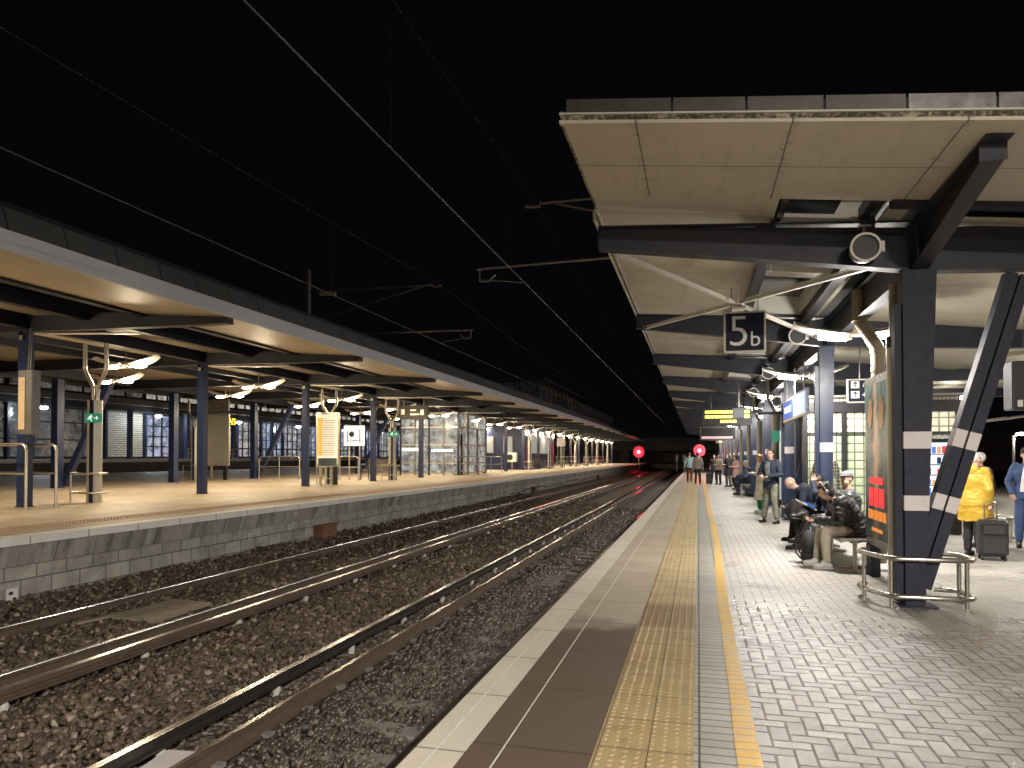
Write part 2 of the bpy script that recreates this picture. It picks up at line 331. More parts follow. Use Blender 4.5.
# ------------------------------------------------------------------ mesh builder
class MB:
    def __init__(s): s.v=[]; s.f=[]; s.m=[]
    def add(s,vs,fs,m=0):
        o=len(s.v); s.v+= [tuple(p) for p in vs]; s.f+=[tuple(i+o for i in f) for f in fs]; s.m+=[m]*len(fs); return s
    def box(s,x0,x1,y0,y1,z0,z1,m=0):
        x0,x1=min(x0,x1),max(x0,x1); y0,y1=min(y0,y1),max(y0,y1); z0,z1=min(z0,z1),max(z0,z1)
        v=[(x,y,z) for z in(z0,z1) for y in(y0,y1) for x in(x0,x1)]
        return s.add(v,[(0,2,3,1),(4,5,7,6),(0,1,5,4),(2,6,7,3),(0,4,6,2),(1,3,7,5)],m)
    def obox(s,c,size,mat=None,m=0):
        a,b,d=[q/2 for q in size]; mat=mat or Matrix.Identity(3)
        v=[Vector(c)+mat@Vector((x,y,z)) for z in(-d,d) for y in(-b,b) for x in(-a,a)]
        return s.add(v,[(0,2,3,1),(4,5,7,6),(0,1,5,4),(2,6,7,3),(0,4,6,2),(1,3,7,5)],m)
    def bar(s,p0,p1,w,h,m=0,up=(0,0,1)):
        p0,p1=Vector(p0),Vector(p1); d=(p1-p0); L=d.length; d.normalize()
        u=Vector(up); x=d.cross(u)
        if x.length<1e-4: x=d.cross(Vector((0,1,0)))
        x.normalize(); z=x.cross(d)
        mt=Matrix((x,d,z)).transposed()
        return s.obox((p0+p1)/2,(w,L,h),mt,m)
    def prism(s,poly,axis,a,b,m=0):
        # poly: 2-D points in the two other axes (X->YZ, Y->XZ, Z->XY)
        def P(p,t):
            return (t,p[0],p[1]) if axis=='X' else ((p[0],t,p[1]) if axis=='Y' else (p[0],p[1],t))
        n=len(poly); v=[P(p,a) for p in poly]+[P(p,b) for p in poly]
        f=[tuple(range(n)),tuple(range(2*n-1,n-1,-1))]+[(i,(i+1)%n+0,(i+1)%n+n,i+n)[::-1] for i in range(n)]
        return s.add(v,f,m)
    def tube(s,path,r,n=8,m=0,closed=False,caps=True):
        P=[Vector(p) for p in path]; k=len(P)
        R=r if isinstance(r,(list,tuple)) else [r]*k
        T=[]
        for i in range(k):
            a=P[(i-1)%k] if (closed or i>0) else P[i]; b=P[(i+1)%k] if (closed or i<k-1) else P[i]
            t=(b-a); t.normalize(); T.append(t)
        u=Vector((0,0,1)) if abs(T[0].z)<.9 else Vector((1,0,0))
        x=T[0].cross(u).normalized(); vs=[]
        for i in range(k):
            x=(x-T[i]*x.dot(T[i])).normalized(); y=T[i].cross(x)
            for j in range(n):
                a=2*PI*j/n; vs.append(P[i]+(x*math.cos(a)+y*math.sin(a))*R[i])
        fs=[]
        for i in range(k if closed else k-1):
            i2=(i+1)%k
            for j in range(n): fs.append((i*n+j,i*n+(j+1)%n,i2*n+(j+1)%n,i2*n+j))
        if caps and not closed: fs.append(tuple(range(n-1,-1,-1))); fs.append(tuple((k-1)*n+j for j in range(n)))
        return s.add(vs,fs,m)
    def ell(s,c,r,mat=None,nu=14,nv=9,m=0,fn=None):
        mat=mat or Matrix.Identity(3); c=Vector(c); vs=[]; fs=[]
        if isinstance(r,(int,float)): r=(r,r,r)
        for i in range(nv+1):
            th=PI*i/nv
            for j in range(nu):
                ph=2*PI*j/nu; p=Vector((math.sin(th)*math.cos(ph),math.sin(th)*math.sin(ph),math.cos(th)))
                if fn: p=fn(p)
                vs.append(c+mat@Vector((p.x*r[0],p.y*r[1],p.z*r[2])))
        for i in range(nv):
            for j in range(nu): fs.append((i*nu+j,(i+1)*nu+j,(i+1)*nu+(j+1)%nu,i*nu+(j+1)%nu))
        return s.add(vs,fs,m)
    def loft(s,secs,n=14,m=0):
        # secs: (centre, xaxis, yaxis, rx, ry)
        vs=[]; fs=[]
        for c,x,y,rx,ry in secs:
            for j in range(n):
                a=2*PI*j/n; ca,sa=math.cos(a),math.sin(a)
                ca=math.copysign(abs(ca)**.8,ca); sa=math.copysign(abs(sa)**.8,sa)
                vs.append(Vector(c)+Vector(x)*rx*ca+Vector(y)*ry*sa)
        for i in range(len(secs)-1):
            for j in range(n): fs.append((i*n+j,i*n+(j+1)%n,(i+1)*n+(j+1)%n,(i+1)*n+j))
        fs.append(tuple(range(n-1,-1,-1))); k=len(secs)-1; fs.append(tuple(k*n+j for j in range(n)))
        return s.add(vs,fs,m)
    def mesh(s,name,mats,o=(0,0,0)):
        me=bpy.data.meshes.new(name); ox,oy,oz=o
        me.from_pydata([(x-ox,y-oy,z-oz) for x,y,z in s.v],[],s.f)
        mats=mats if isinstance(mats,(list,tuple)) else [mats]
        for m in mats: me.materials.append(m)
        if any(s.m): me.polygons.foreach_set('material_index',s.m)
        me.update()
        bm=bmesh.new(); bm.from_mesh(me); bmesh.ops.recalc_face_normals(bm,faces=bm.faces[:]); bm.to_mesh(me); bm.free()
        return me
    def build(s,name,mats,parent=None,smooth=False,bevel=0,o=None):
        if o is None: o=ROOTLOC.get(parent.name,(0,0,0)) if parent else (0,0,0)
        me=s.mesh(name,mats,o)
        if bevel:
            bm=bmesh.new(); bm.from_mesh(me)
            bmesh.ops.bevel(bm,geom=[e for e in bm.edges if len(e.link_faces)==2 and e.calc_face_angle(0)>.6],offset=bevel,segments=2,affect='EDGES',clamp_overlap=True)
            bm.to_mesh(me); bm.free()
        if smooth:
            me.shade_smooth(); me.set_sharp_from_angle(angle=math.radians(40))
        ob=bpy.data.objects.new(name,me); COL.objects.link(ob)
        if parent:
            ob.parent=parent; ROOTLOC[ob.name]=o
        return ob
ROOTLOC={}
def thing(name,label,cat,loc=(0,0,0),group=None):
    o=bpy.data.objects.new(name,None); COL.objects.link(o); o.location=loc; o.empty_display_size=.1
    ROOTLOC[o.name]=tuple(loc); o['label']=label; o['category']=cat
    if group: o['group']=group
    return o
def tag(o,label,cat,group=None,kind=None):
    o['label']=label; o['category']=cat
    if group: o['group']=group
    if kind: o['kind']=kind
    return o
def struct(o,label=None):
    o['kind']='structure'
    if label: o['label']=label
    return o
def single(mb,name,mats,label,cat,loc=(0,0,0),group=None,**k):
    o=mb.build(name,mats,None,o=loc,**k); o.location=loc; return tag(o,label,cat,group)
KIDS={}
def copy_tree(o,loc,label=None,rz=None):
    def rec(src,par):
        c=src.copy(); COL.objects.link(c)
        if par: c.parent=par
        for ch in [x for x in list(src.children)]: rec(ch,c)
        return c
    c=rec(o,None); c.location=loc
    if rz is not None: c.rotation_euler.z=rz
    if label: c['label']=label
    return c
def text(s,size,mat,parent,M4,name='lettering',ext=.002,align='CENTER',bold=0):
    cu=bpy.data.curves.new('t','FONT'); cu.body=s; cu.size=size; cu.extrude=ext; cu.align_x=align; cu.align_y='CENTER'; cu.offset=bold
    ob=bpy.data.objects.new('t',cu); COL.objects.link(ob)
    bpy.context.view_layer.update()
    me=bpy.data.meshes.new_from_object(ob.evaluated_get(bpy.context.evaluated_depsgraph_get()))
    bpy.data.objects.remove(ob)
    me.transform(M4); 
    o=Vector(ROOTLOC.get(parent.name,(0,0,0))); me.transform(Matrix.Translation(-o))
    me.materials.clear(); me.materials.append(mat)
    r=bpy.data.objects.new(name,me); COL.objects.link(r); r.parent=parent; return r
def face_cam(x,y,z,rz=0):  # text plane standing up, readable from -Y
    return Matrix.Translation((x,y,z))@Matrix.Rotation(rz,4,'Z')@Matrix.Rotation(PI/2,4,'X')
LIGHTS=[]
def area(loc,sx,sy,power,col,rot=(0,0,0),name='lamp_light',spread=PI,parent=None):
    l=bpy.data.lights.new(name,'AREA'); l.shape='RECTANGLE'; l.size=sx; l.size_y=sy; l.energy=power; l.color=col; l.spread=spread
    o=bpy.data.objects.new(name,l); COL.objects.link(o); o.location=loc; o.rotation_euler=rot
    return o
def point(loc,power,col,r=.1,name='lamp_light'):
    l=bpy.data.lights.new(name,'POINT'); l.energy=power; l.color=col; l.shadow_soft_size=r
    o=bpy.data.objects.new(name,l); COL.objects.link(o); o.location=loc; return o
ZL=.57
# ------------------------------------------------------------------ people
def fuse(mb,voxel,it=3,name='m',mats=None):
    me=mb.mesh('tmp',m_dark); ob=bpy.data.objects.new('tmp',me); COL.objects.link(ob)
    r=ob.modifiers.new('r','REMESH'); r.mode='VOXEL'; r.voxel_size=voxel; r.use_smooth_shade=True
    s=ob.modifiers.new('s','SMOOTH'); s.iterations=it; s.factor=.5
    bpy.context.view_layer.update()
    out=bpy.data.meshes.new_from_object(ob.evaluated_get(bpy.context.evaluated_depsgraph_get()))
    bpy.data.objects.remove(ob); out.name=name; out.materials.clear()
    for m in (mats if isinstance(mats,(list,tuple)) else [mats]): out.materials.append(m)
    out.polygons.foreach_set('material_index',[0]*len(out.polygons)); out.shade_smooth()
    return out
def crease(me,fn):
    n=len(me.vertices); co=np.empty(n*3,np.float32); no=np.empty(n*3,np.float32)
    me.vertices.foreach_get('co',co); me.vertex_normals.foreach_get('vector',no)
    co=co.reshape(-1,3); no=no.reshape(-1,3); d=np.array([fn(V3(c)) for c in co.tolist()],np.float32)
    me.vertices.foreach_set('co',(co+no*d[:,None]).reshape(-1)); me.update()
def link(me,name,parent):
    o=bpy.data.objects.new(name,me); COL.objects.link(o); o.parent=parent; ROOTLOC[o.name]=(0,0,0); return o
def merge(me,mb,slot):
    bm=bmesh.new(); bm.from_mesh(me)
    vs=[bm.verts.new(v) for v in mb.v]
    for f in mb.f:
        try: q=bm.faces.new([vs[i] for i in f]); q.material_index=slot; q.smooth=True
        except ValueError: pass
    bm.to_mesh(me); bm.free()
V3=Vector
STAND=dict(pel=(0,0,.95),wai=(0,.0,1.10),che=(0,.01,1.30),nek=(0,0,1.47),hed=(0,.03,1.62),
 sL=(-.185,0,1.41),eL=(-.25,-.03,1.14),wL=(-.26,.06,.89),sR=(.185,0,1.41),eR=(.25,-.03,1.14),wR=(.26,.06,.89),
 hL=(-.09,0,.92),kL=(-.11,.02,.50),aL=(-.12,-.02,.09),hR=(.09,0,.92),kR=(.11,.02,.50),aR=(.12,-.02,.09))
PHONE=dict(eL=(-.24,.0,1.13),wL=(-.09,.25,1.16),eR=(.24,.0,1.13),wR=(.08,.26,1.17),hed=(0,.06,1.60))
SIT=dict(pel=(0,0,.56),wai=(0,.02,.70),che=(0,.06,.90),nek=(0,.09,1.06),hed=(0,.13,1.21),
 sL=(-.185,.08,1.0),eL=(-.25,.12,.74),wL=(-.12,.36,.68),sR=(.185,.08,1.0),eR=(.25,.12,.74),wR=(.12,.36,.68),
 hL=(-.09,.02,.53),kL=(-.12,.46,.51),aL=(-.12,.44,.09),hR=(.09,.02,.53),kR=(.12,.46,.51),aR=(.12,.44,.09))
def tube_pts(a,b,n,bul=None): return [V3(a).lerp(V3(b),i/n) for i in range(n+1)]
def limb(b,pts,rad,puff=0,n=12,seg=6):
    P=[];R=[]
    for i in range(len(pts)-1):
        a,c=V3(pts[i]),V3(pts[i+1]); k=seg
        for j in range(k+(1 if i==len(pts)-2 else 0)):
            u=j/k; r=rad[i]+(rad[i+1]-rad[i])*u
            if puff: r*=1+puff*(abs(math.sin(PI*u*k/2))-.5)
            P.append(a.lerp(c,u)); R.append(r)
    b.tube(P,R,n)
    for p,r in ((pts[0],rad[0]),(pts[-1],rad[-1])): b.ell(p,r*.98,None,10,7)
    for p,r in zip(pts[1:-1],rad[1:-1]): b.ell(p,r*1.0,None,10,7)
def torso(b,J,sx,sy,g=0,puff=0,low=0,hip=.165):
    side=(V3(J['sR'])-V3(J['sL'])).normalized()
    ks=[('pel',hip,.115),('wai',.145,.10),('che',.175,.115)]
    pts=[V3(J['pel']),V3(J['wai']),V3(J['che']),(V3(J['sL'])+V3(J['sR']))/2+V3((0,0,.0)),V3(J['nek'])]
    rx=[hip,.142,.172,.165,.07]; ry=[.118,.105,.122,.10,.065]
    secs=[]; 
    if low: 
        d=(pts[0]-pts[1]).normalized(); pts.insert(0,pts[0]+d*low); rx.insert(0,hip*1.02); ry.insert(0,.125)
    for i in range(len(pts)-1):
        for j in range(6):
            u=j/6; c=pts[i].lerp(pts[i+1],u); r1=rx[i]+(rx[i+1]-rx[i])*(u*u*(3-2*u)); r2=ry[i]+(ry[i+1]-ry[i])*(u*u*(3-2*u))
            t=(pts[i+1]-pts[i]).normalized(); y=t.cross(side).normalized()
            pf=1+puff*(abs(math.sin(PI*(i*6+j)/2.6))-.5)
            secs.append((c,side,y,(r1*sx+g)*pf,(r2*sy+g)*pf))
    b.loft(secs,18)
def hand(b,w,d,up,side,scale=1.0,curl=.5):
    # palm + five fingers, d: pointing direction
    w=V3(w); d=V3(d).normalized(); n=V3(up); n=(n-d*n.dot(d)).normalized(); s=d.cross(n)*side
    mt=Matrix((s,d,n)).transposed(); k=scale
    for i,(o,L) in enumerate(((-.030,.062),(-.010,.072),(.010,.068),(.030,.052))):
        p0=w+d*.085*k+s*o*k; p1=p0+(d*math.cos(curl*.6)-n*math.sin(curl*.6))*L*.5*k; p2=p1+(d*math.cos(curl*1.6)-n*math.sin(curl*1.6))*L*.5*k
        b.tube([w+d*.05*k+s*o*k*.8,p0,p1,p2],[.0095*k,.0095*k,.0085*k,.0065*k],6); b.ell(p2,.0068*k,None,6,4)
    t0=w+d*.03*k-s*.03*k; t1=t0+(d*.6-s*.75-n*.25).normalized()*.035*k; t2=t1+(d*.9-s*.15-n*.4).normalized()*.03*k
    b.tube([t0,t1,t2],[.012*k,.0105*k,.008*k],6); b.ell(t2,.0082*k,None,6,4)
def palm(b,w,d,up,side,k=1.0):
    w=V3(w); d=V3(d).normalized(); n=V3(up); n=(n-d*n.dot(d)).normalized(); s=d.cross(n)
    b.ell(w+d*.05*k,(.042*k,.055*k,.019*k),Matrix((s,d,n)).transposed(),10,7)
def person(label,loc,rz,pose,top,bottom,skin=m_skin,hair=None,hairstyle='short',hat=None,scale=1.0,shoe=None,toptype='jacket',bottomtype='trousers',face=(0,1,0),sole=None,detail=True,puff=0,extras=None,bulk=1.0,hemlow=.10,group=None,voxel=.015):
    J=dict(STAND); J.update(pose); J={k:V3(v)*scale if not k.startswith('_') else v for k,v in J.items()}
    t=thing('person',label,'person',(*loc,0) if len(loc)==2 else loc,group)
    t.rotation_euler=(0,0,rz); ROOTLOC[t.name]=(0,0,0)
    k=scale
    # ---- body: one continuous surface
    b=MB(); torso(b,J,.9*bulk,.9*bulk)
    for S in 'LR':
        limb(b,[J['s'+S],J['e'+S],J['w'+S]],[.050*k,.038*k,.026*k]); limb(b,[J['h'+S],J['k'+S],J['a'+S]],[.080*k,.052*k,.036*k])
        d=J['w'+S]-J['e'+S]; d=V3(pose.get('_hd'+S,d)); palm(b,J['w'+S],d,pose.get('_hn'+S,(0,-.3,1)),1,k)
        b.ell(J['a'+S]+V3((0,.06,-.03))*k,(.035*k,.10*k,.03*k))
    F=V3(face).normalized(); H=J['hed']; U=(H-J['nek']).normalized(); U=(U-F*U.dot(F)).normalized(); Sx=F.cross(U); HM=Matrix((Sx,F,U)).transposed()
    def hp(x,y,z): return H+HM@(V3((x,y,z))*k)
    limb(b,[J['nek']-V3((0,0,.03)),H-U*.05*k],[.056*k,.052*k])
    b.ell(hp(0,-.012,.025),(.076*k,.094*k,.098*k),HM,16,12); b.ell(hp(0,.015,-.045),(.058*k,.070*k,.070*k),HM,14,9)
    b.ell(hp(0,.048,-.095),(.026*k,.024*k,.020*k),HM,8,6)
    b.tube([hp(0,.078,.028),hp(0,.098,-.012),hp(0,.086,-.03)],[.010*k,.0155*k,.012*k],8)
    b.ell(hp(0,.072,.038),(.05*k,.018*k,.012*k),HM,10,6)
    for s in(-1,1): b.ell(hp(s*.077,-.005,-.005),(.009*k,.02*k,.032*k),HM,8,6)
    me=fuse(b,.0105 if detail else .015,3,'person_body',[skin,m_eye,m_lip])
    e=MB()
    for s in(-1,1): e.ell(hp(s*.031,.080,.018),(.013*k,.008*k,.007*k),HM,8,5)
    merge(me,e,1); e=MB(); e.ell(hp(0,.083,-.055),(.024*k,.007*k,.006*k),HM,8,5); merge(me,e,2)
    e=MB()
    for S in 'LR':
        d=V3(pose.get('_hd'+S,J['w'+S]-J['e'+S])); hand(e,J['w'+S],d,pose.get('_hn'+S,(0,-.3,1)),1 if S=='L' else -1,k,pose.get('_curl',.7))
    merge(me,e,0)
    body=link(me,'body',t)
    # ---- top
    if top:
        b=MB(); g={'jacket':.022,'puffer':.045,'coat':.030,'shirt':.012}[toptype]; pf=.0 if toptype!='puffer' else .13
        torso(b,J,1.0*bulk,1.0*bulk,g,pf,low=hemlow if toptype!='shirt' else .05)
        for S in 'LR':
            w=J['e'+S].lerp(J['w'+S],.93); limb(b,[J['s'+S]-(J['s'+S]-J['nek'])*.12,J['e'+S],w],[(.062+g*.6)*k,(.050+g*.6)*k,(.038+g*.5)*k],pf*1.3,12,7)
        b.ell(J['nek']-V3((0,0,.02)),(.085*k,.078*k,.05*k))
        if toptype in('coat',):
            mid=(J['kL']+J['kR'])/2; p=J['pel']; q=p.lerp(mid,.75)
            sd=V3((1,0,0)); secs=[(p.lerp(q,u/6),sd,(q-p).normalized().cross(sd),(.185+.03*u/6)*k*bulk,(.15+.02*u/6)*k*bulk) for u in range(7)]; b.loft(secs,18)
        me=fuse(b,.0125 if detail else .018,2,'top',top)
        crease(me,lambda c: noise.noise(c*7)*.013+noise.noise(V3((c.x*16,c.y*16,c.z*30)))*.007)
        link(me,{'jacket':'jacket','puffer':'puffer_jacket','coat':'coat','shirt':'shirt'}[toptype],t)
    # ---- bottom
    b=MB()
    if bottomtype=='trousers':
        b.ell(J['pel']+V3((0,0,-.01)),(.165*k*bulk,.128*k*bulk,.12*k))
        for S in 'LR': limb(b,[J['h'+S],J['k'+S],J['k'+S].lerp(J['a'+S],.9)],[.100*k,.074*k,.062*k])
    else:
        p=J['pel']+V3((0,0,.1)); q=J['kL'].lerp(J['kR'],.5)+V3((0,0,-.12)); secs=[(p.lerp(q,u/6),V3((1,0,0)),V3((0,1,0)),(.145+.05*u/6)*k,(.12+.06*u/6)*k) for u in range(7)]; b.loft(secs,18)
    me=fuse(b,.014 if detail else .018,2,'bottom',bottom)
    crease(me,lambda c: noise.noise(c*8)*.012+noise.noise(V3((c.x*12,c.y*12,c.z*26)))*.006)
    link(me,'trousers' if bottomtype=='trousers' else 'skirt',t)
    if bottomtype=='skirt' and pose.get('_leg'):
        b=MB()
        for S in 'LR': limb(b,[J['k'+S]+V3((0,0,.03)),J['k'+S].lerp(J['a'+S],.9)],[.085*k,.07*k])
        link(fuse(b,.016,2,'legwear',pose['_leg']),'trousers',t)
    # ---- shoes
    for S in 'LR':
        d=V3(pose.get('_f'+S,(0,1,0))).normalized(); n=V3(pose.get('_fn'+S,(0,0,1))); s=d.cross(n).normalized(); mt=Matrix((s,d,n)).transposed(); A=J['a'+S]
        def fp(x,y,z): return A+mt@(V3((x,y,z))*k)
        b=MB(); b.ell(fp(0,.02,-.02),(.044*k,.07*k,.055*k),mt); b.ell(fp(0,.10,-.045),(.047*k,.105*k,.038*k),mt); b.ell(fp(0,-.02,-.045),(.042*k,.06*k,.04*k),mt)
        me=fuse(b,.012,2,'shoe',[shoe or m_black,sole or m_dark]); e=MB(); 
        secs=[(fp(0,y,-.078),s,d,w*k,.001) for y,w in()] 
        pts=[(math.cos(a)*.046,.055+math.sin(a)*.145) for a in [2*PI*i/14 for i in range(14)]]
        o=[fp(x,y,-.088) for x,y in pts]+[fp(x,y,-.064) for x,y in pts]; e.add(o,[tuple(range(14)),tuple(range(27,13,-1))]+[(i,(i+1)%14,(i+1)%14+14,i+14) for i in range(14)]); merge(me,e,1)
        link(me,'shoe',t)
    # ---- hair / hat
    if hair and hairstyle!='bald':
        b=MB()
        b.ell(hp(0,-.022,.040),(.083*k,.098*k,.096*k),HM,18,14)
        if hairstyle in('long','bun','wild'): b.ell(hp(0,-.05,-.03),(.080*k,.062*k,.10*k),HM,14,10)
        if hairstyle=='long':
            b.ell(hp(0,-.06,-.12),(.085*k,.05*k,.12*k),HM,12,8)
            for s in(-1,1): b.ell(hp(s*.07,.0,-.08),(.022*k,.045*k,.12*k),HM,8,8)
        if hairstyle=='bun': b.ell(hp(0,-.12,.05),.045*k)
        if hairstyle=='wild':
            for q in range(10): a=q*.63; b.ell(hp(math.cos(a)*.06,-.02+math.sin(a)*.07,.09),(.032*k,.032*k,.03*k),HM,8,6)
        me=fuse(b,.012,1,'hair',hair)
        bm=bmesh.new(); bm.from_mesh(me); inv=HM.inverted(); rem=[]
        for v in bm.verts:
            q=inv@(v.co-H)/k
            if q.y>.035 and q.z<.062 and abs(q.x)<.066: rem.append(v)
            elif hairstyle=='short' and q.z<-.035: rem.append(v)
            v.co+=v.normal*noise.noise(v.co*45)*.007
        bmesh.ops.delete(bm,geom=rem,context='VERTS'); bm.to_mesh(me); bm.free()
        link(me,'hair',t)
    if hat:
        b=MB(); b.ell(hp(0,-.012,.062),(.090*k,.104*k,.078*k),HM,18,10); 
        if hat[1]=='cap': b.ell(hp(0,.115,.048),(.066*k,.07*k,.010*k),HM,14,6)
        link(fuse(b,.011,1,'cap',hat[0]),'cap' if hat[1]=='cap' else 'hat',t)
    if extras: extras(t,J,hp,k)
    return t
def glasses(t,J,hp,k):
    b=MB()
    for s in(-1,1): b.tube([hp(s*.033+.023*math.cos(a),.094,.018+.017*math.sin(a)) for a in [2*PI*i/12 for i in range(12)]],.0028*k,5,closed=True); b.tube([hp(s*.056,.094,.02),hp(s*.078,.0,.02)],.0025*k,5)
    b.tube([hp(-.01,.096,.02),hp(.01,.096,.02)],.0025*k,5); link(b.mesh('glasses',m_black),'glasses',t)
def front(t,J,hp,k,mat):
    X,Y=V3((1,0,0)),V3((0,1,0)); b=MB(); b.loft([(V3((0,.13,.98)),X,Y,.06,.03),(V3((0,.14,1.15)),X,Y,.06,.03),(V3((0,.145,1.32)),X,Y,.065,.03),(V3((0,.09,1.44)),X,Y,.05,.03)],12); b.v=[tuple(V3(v)*k) for v in b.v]; link(b.mesh('shirt_front',mat),'shirt',t)
def openjkt(t,J,hp,k): glasses(t,J,hp,k); front(t,J,hp,k,c_grey)
LFT=PI/2   # facing the tracks
c_blk=cloth('black_puffer',(.018,.019,.022),.38,.3,.3,30,coat=.1); c_blk2=cloth('charcoal_puffer',(.045,.050,.058),.4,.3,.3,30)
c_navy=cloth('navy_cloth',(.02,.027,.05)); c_cream=cloth('cream_trousers',(.50,.45,.36)); c_black=cloth('black_cloth',(.016,.016,.018)); c_olive=cloth('olive_grey_chinos',(.16,.155,.115))
c_yel=cloth('yellow_raincoat',(.52,.33,.035),.5,.1,.15,20); c_suit=cloth('blue_suit',(.035,.065,.16),.7,.12); c_shirt=cloth('white_shirt',(.75,.74,.72)); c_grey=cloth('grey_cloth',(.15,.15,.16)); c_beige=cloth('beige_coat',(.40,.31,.25)); c_pink=cloth('pink_coat',(.55,.32,.28)); c_denim=cloth('denim',(.14,.20,.30)); c_teal=cloth('teal_jacket',(.25,.40,.42)); c_green=cloth('green_trousers',(.02,.22,.14)); c_creamd=cloth('cream_dress',(.68,.62,.48)); c_bluejkt=cloth('slate_blue_jumper',(.15,.18,.24))
h_blk=M('hair_black',(.012,.010,.009),.55,0,.4,60); h_brn=M('hair_brown',(.07,.04,.022),.55,0,.4,60); h_blond=M('hair_blond',(.36,.20,.09),.5,0,.3,60); h_wht=M('hair_white',(.70,.67,.62),.6,0,.15,60); h_red=M('hair_ginger',(.30,.12,.05),.55,0,.3,60)
m_wsh=M('white_trainer',(.72,.70,.67),.5,0,.06,20); m_boot=M('leather_boot',(.02,.018,.017),.3,0,.2,20)
NG='people waiting on the right platform'
# man with headphones, leaning forward over his phone
def hp_extra(t,J,hp,k):
    b=MB(); b.tube([hp(.098*math.cos(a),-.01,.03+.105*math.sin(a)) for a in [PI*i/14 for i in range(15)]],.010,8); 
    for s in(-1,1): b.ell(hp(s*.092,-.005,-.01),(.022,.036,.042),None,10,8)
    link(b.mesh('headphones',m_galv),'headphones',t)
leanL=dict(pel=(0,0,.57),wai=(0,.07,.72),che=(0,.20,.87),nek=(0,.33,.98),hed=(0,.44,1.10),sL=(-.19,.27,.95),eL=(-.26,.30,.70),wL=(-.10,.58,.68),sR=(.19,.27,.95),eR=(.27,.32,.70),wR=(.07,.60,.69),
  hL=(-.09,.02,.54),kL=(-.14,.46,.53),aL=(-.15,.44,.09),hR=(.09,.02,.54),kR=(.13,.48,.53),aR=(.16,.52,.09),_hnL=(0,0,-1),_hnR=(0,0,-1),_curl=.8)
person('seated man with headphones in black puffer and cream trousers leaning over his phone',(2.22,11.15),LFT,leanL,c_blk,c_cream,m_skin,h_blk,'wild',toptype='puffer',face=(0,.85,-.45),shoe=m_wsh,sole=m_wsh,extras=hp_extra,bulk=1.08,hemlow=.16)
t=thing('smartphone','smartphone held by the seated man in black puffer','phone',(1.55,11.15,.75)); MB().obox((1.56,11.17,.73),(.012,.075,.15),Matrix.Rotation(-.5,3,'Y')).build('case',m_black,t)
# man in cap sitting upright behind him
capp=dict(SIT); capp.update(che=(0,.0,.92),nek=(0,-.01,1.08),hed=(0,.02,1.25),sL=(-.19,0,1.02),sR=(.19,0,1.02),eL=(-.27,.05,.76),wL=(-.10,.28,.70),eR=(.27,.05,.76),wR=(.10,.28,.70),wai=(0,-.0,.72))
person('seated man in grey cap and charcoal puffer jacket turned towards the camera',(2.26,12.05),LFT,capp,c_blk2,c_grey,m_skin,h_blk,'short',hat=(cloth('grey_cap',(.13,.13,.14)),'cap'),toptype='puffer',face=(-.62,.75,.05),bulk=1.1)
# man with crossed legs and hand on his head
cross=dict(leanL); cross.update(wai=(0,.05,.73),che=(0,.14,.90),nek=(0,.22,1.04),hed=(0,.30,1.17),sL=(-.19,.18,1.0),sR=(.19,.18,1.0),eL=(-.30,.40,1.02),wL=(-.12,.42,1.18),_hdL=(.5,-.2,.6),eR=(.26,.28,.74),wR=(.08,.52,.78),kL=(-.12,.50,.56),aL=(-.10,.66,.12),kR=(-.02,.50,.68),aR=(-.34,.62,.66),_fR=(-.4,1,.12),_fnR=(0,-.1,1))
def paper(t,J,hp,k): pass
person('seated man with crossed legs in dark jacket raising a hand to his head',(2.28,12.95),LFT,cross,c_navy,c_black,m_skin,h_blk,'short',toptype='jacket',face=(0,.8,-.5),shoe=m_boot,extras=None,hemlow=.14)
t=thing('folded_newspaper','folded newspaper with yellow and blue print on the crossed-leg man\'s lap','newspaper',(1.75,12.85,.8)); R2=Matrix.Rotation(.5,3,'Y')@Matrix.Rotation(.3,3,'Z')
MB().obox((1.75,12.8,.80),(.30,.22,.02),R2).build('sheet',m_band,t); MB().obox((1.80,12.78,.80),(.14,.18,.03),R2).build('blue_print',M('print_blue',(.03,.12,.5),.4),t); MB().obox((1.68,12.8,.815),(.07,.2,.02),R2).build('yellow_print',M('print_yellow',(.8,.5,.05),.4),t)
# bald man in navy, bent low
bent=dict(leanL); bent.update(che=(0,.24,.90),nek=(0,.42,1.02),hed=(0,.56,1.10),sL=(-.19,.34,1.0),sR=(.19,.34,1.0),eL=(-.26,.40,.72),wL=(-.05,.62,.66),eR=(.26,.40,.72),wR=(.05,.64,.66))
person('bald seated man in navy jacket bending forward with his head down',(2.25,14.3),LFT,bent,c_navy,c_black,m_skin2,h_red,'bald',toptype='jacket',face=(0,.55,-.8),hemlow=.12)
def backpack(x,y,z,label,w=.32,h=.46,d=.2,mat=None,rz=0,tilt=0):
    t=thing('backpack',label,'backpack',(x,y,z)); t.rotation_euler=(tilt,0,rz); ROOTLOC[t.name]=(0,0,0)
    b=MB(); b.ell((0,0,h*.48),(w/2,d/2,h*.5)); b.ell((0,0,h*.2),(w*.5,d*.52,h*.22)); b.ell((0,-d*.35,h*.3),(w*.38,d*.3,h*.24))
    me=fuse(b,.014,2,'bag',mat or c_black); link(me,'bag',t)
    for s in(-1,1):
        b=MB(); b.tube([(s*w*.25,d*.3,h*.9),(s*w*.28,d*.75,h*.7),(s*w*.28,d*.7,h*.3),(s*w*.25,d*.4,h*.12)],.012,6); link(b.mesh('strap',m_black),'strap',t)
    b=MB(); b.tube([(-.04,0,h*.95),(-.03,0,h*1.05),(.03,0,h*1.05),(.04,0,h*.95)],.009,6); link(b.mesh('handle',m_black),'handle',t)
    return t
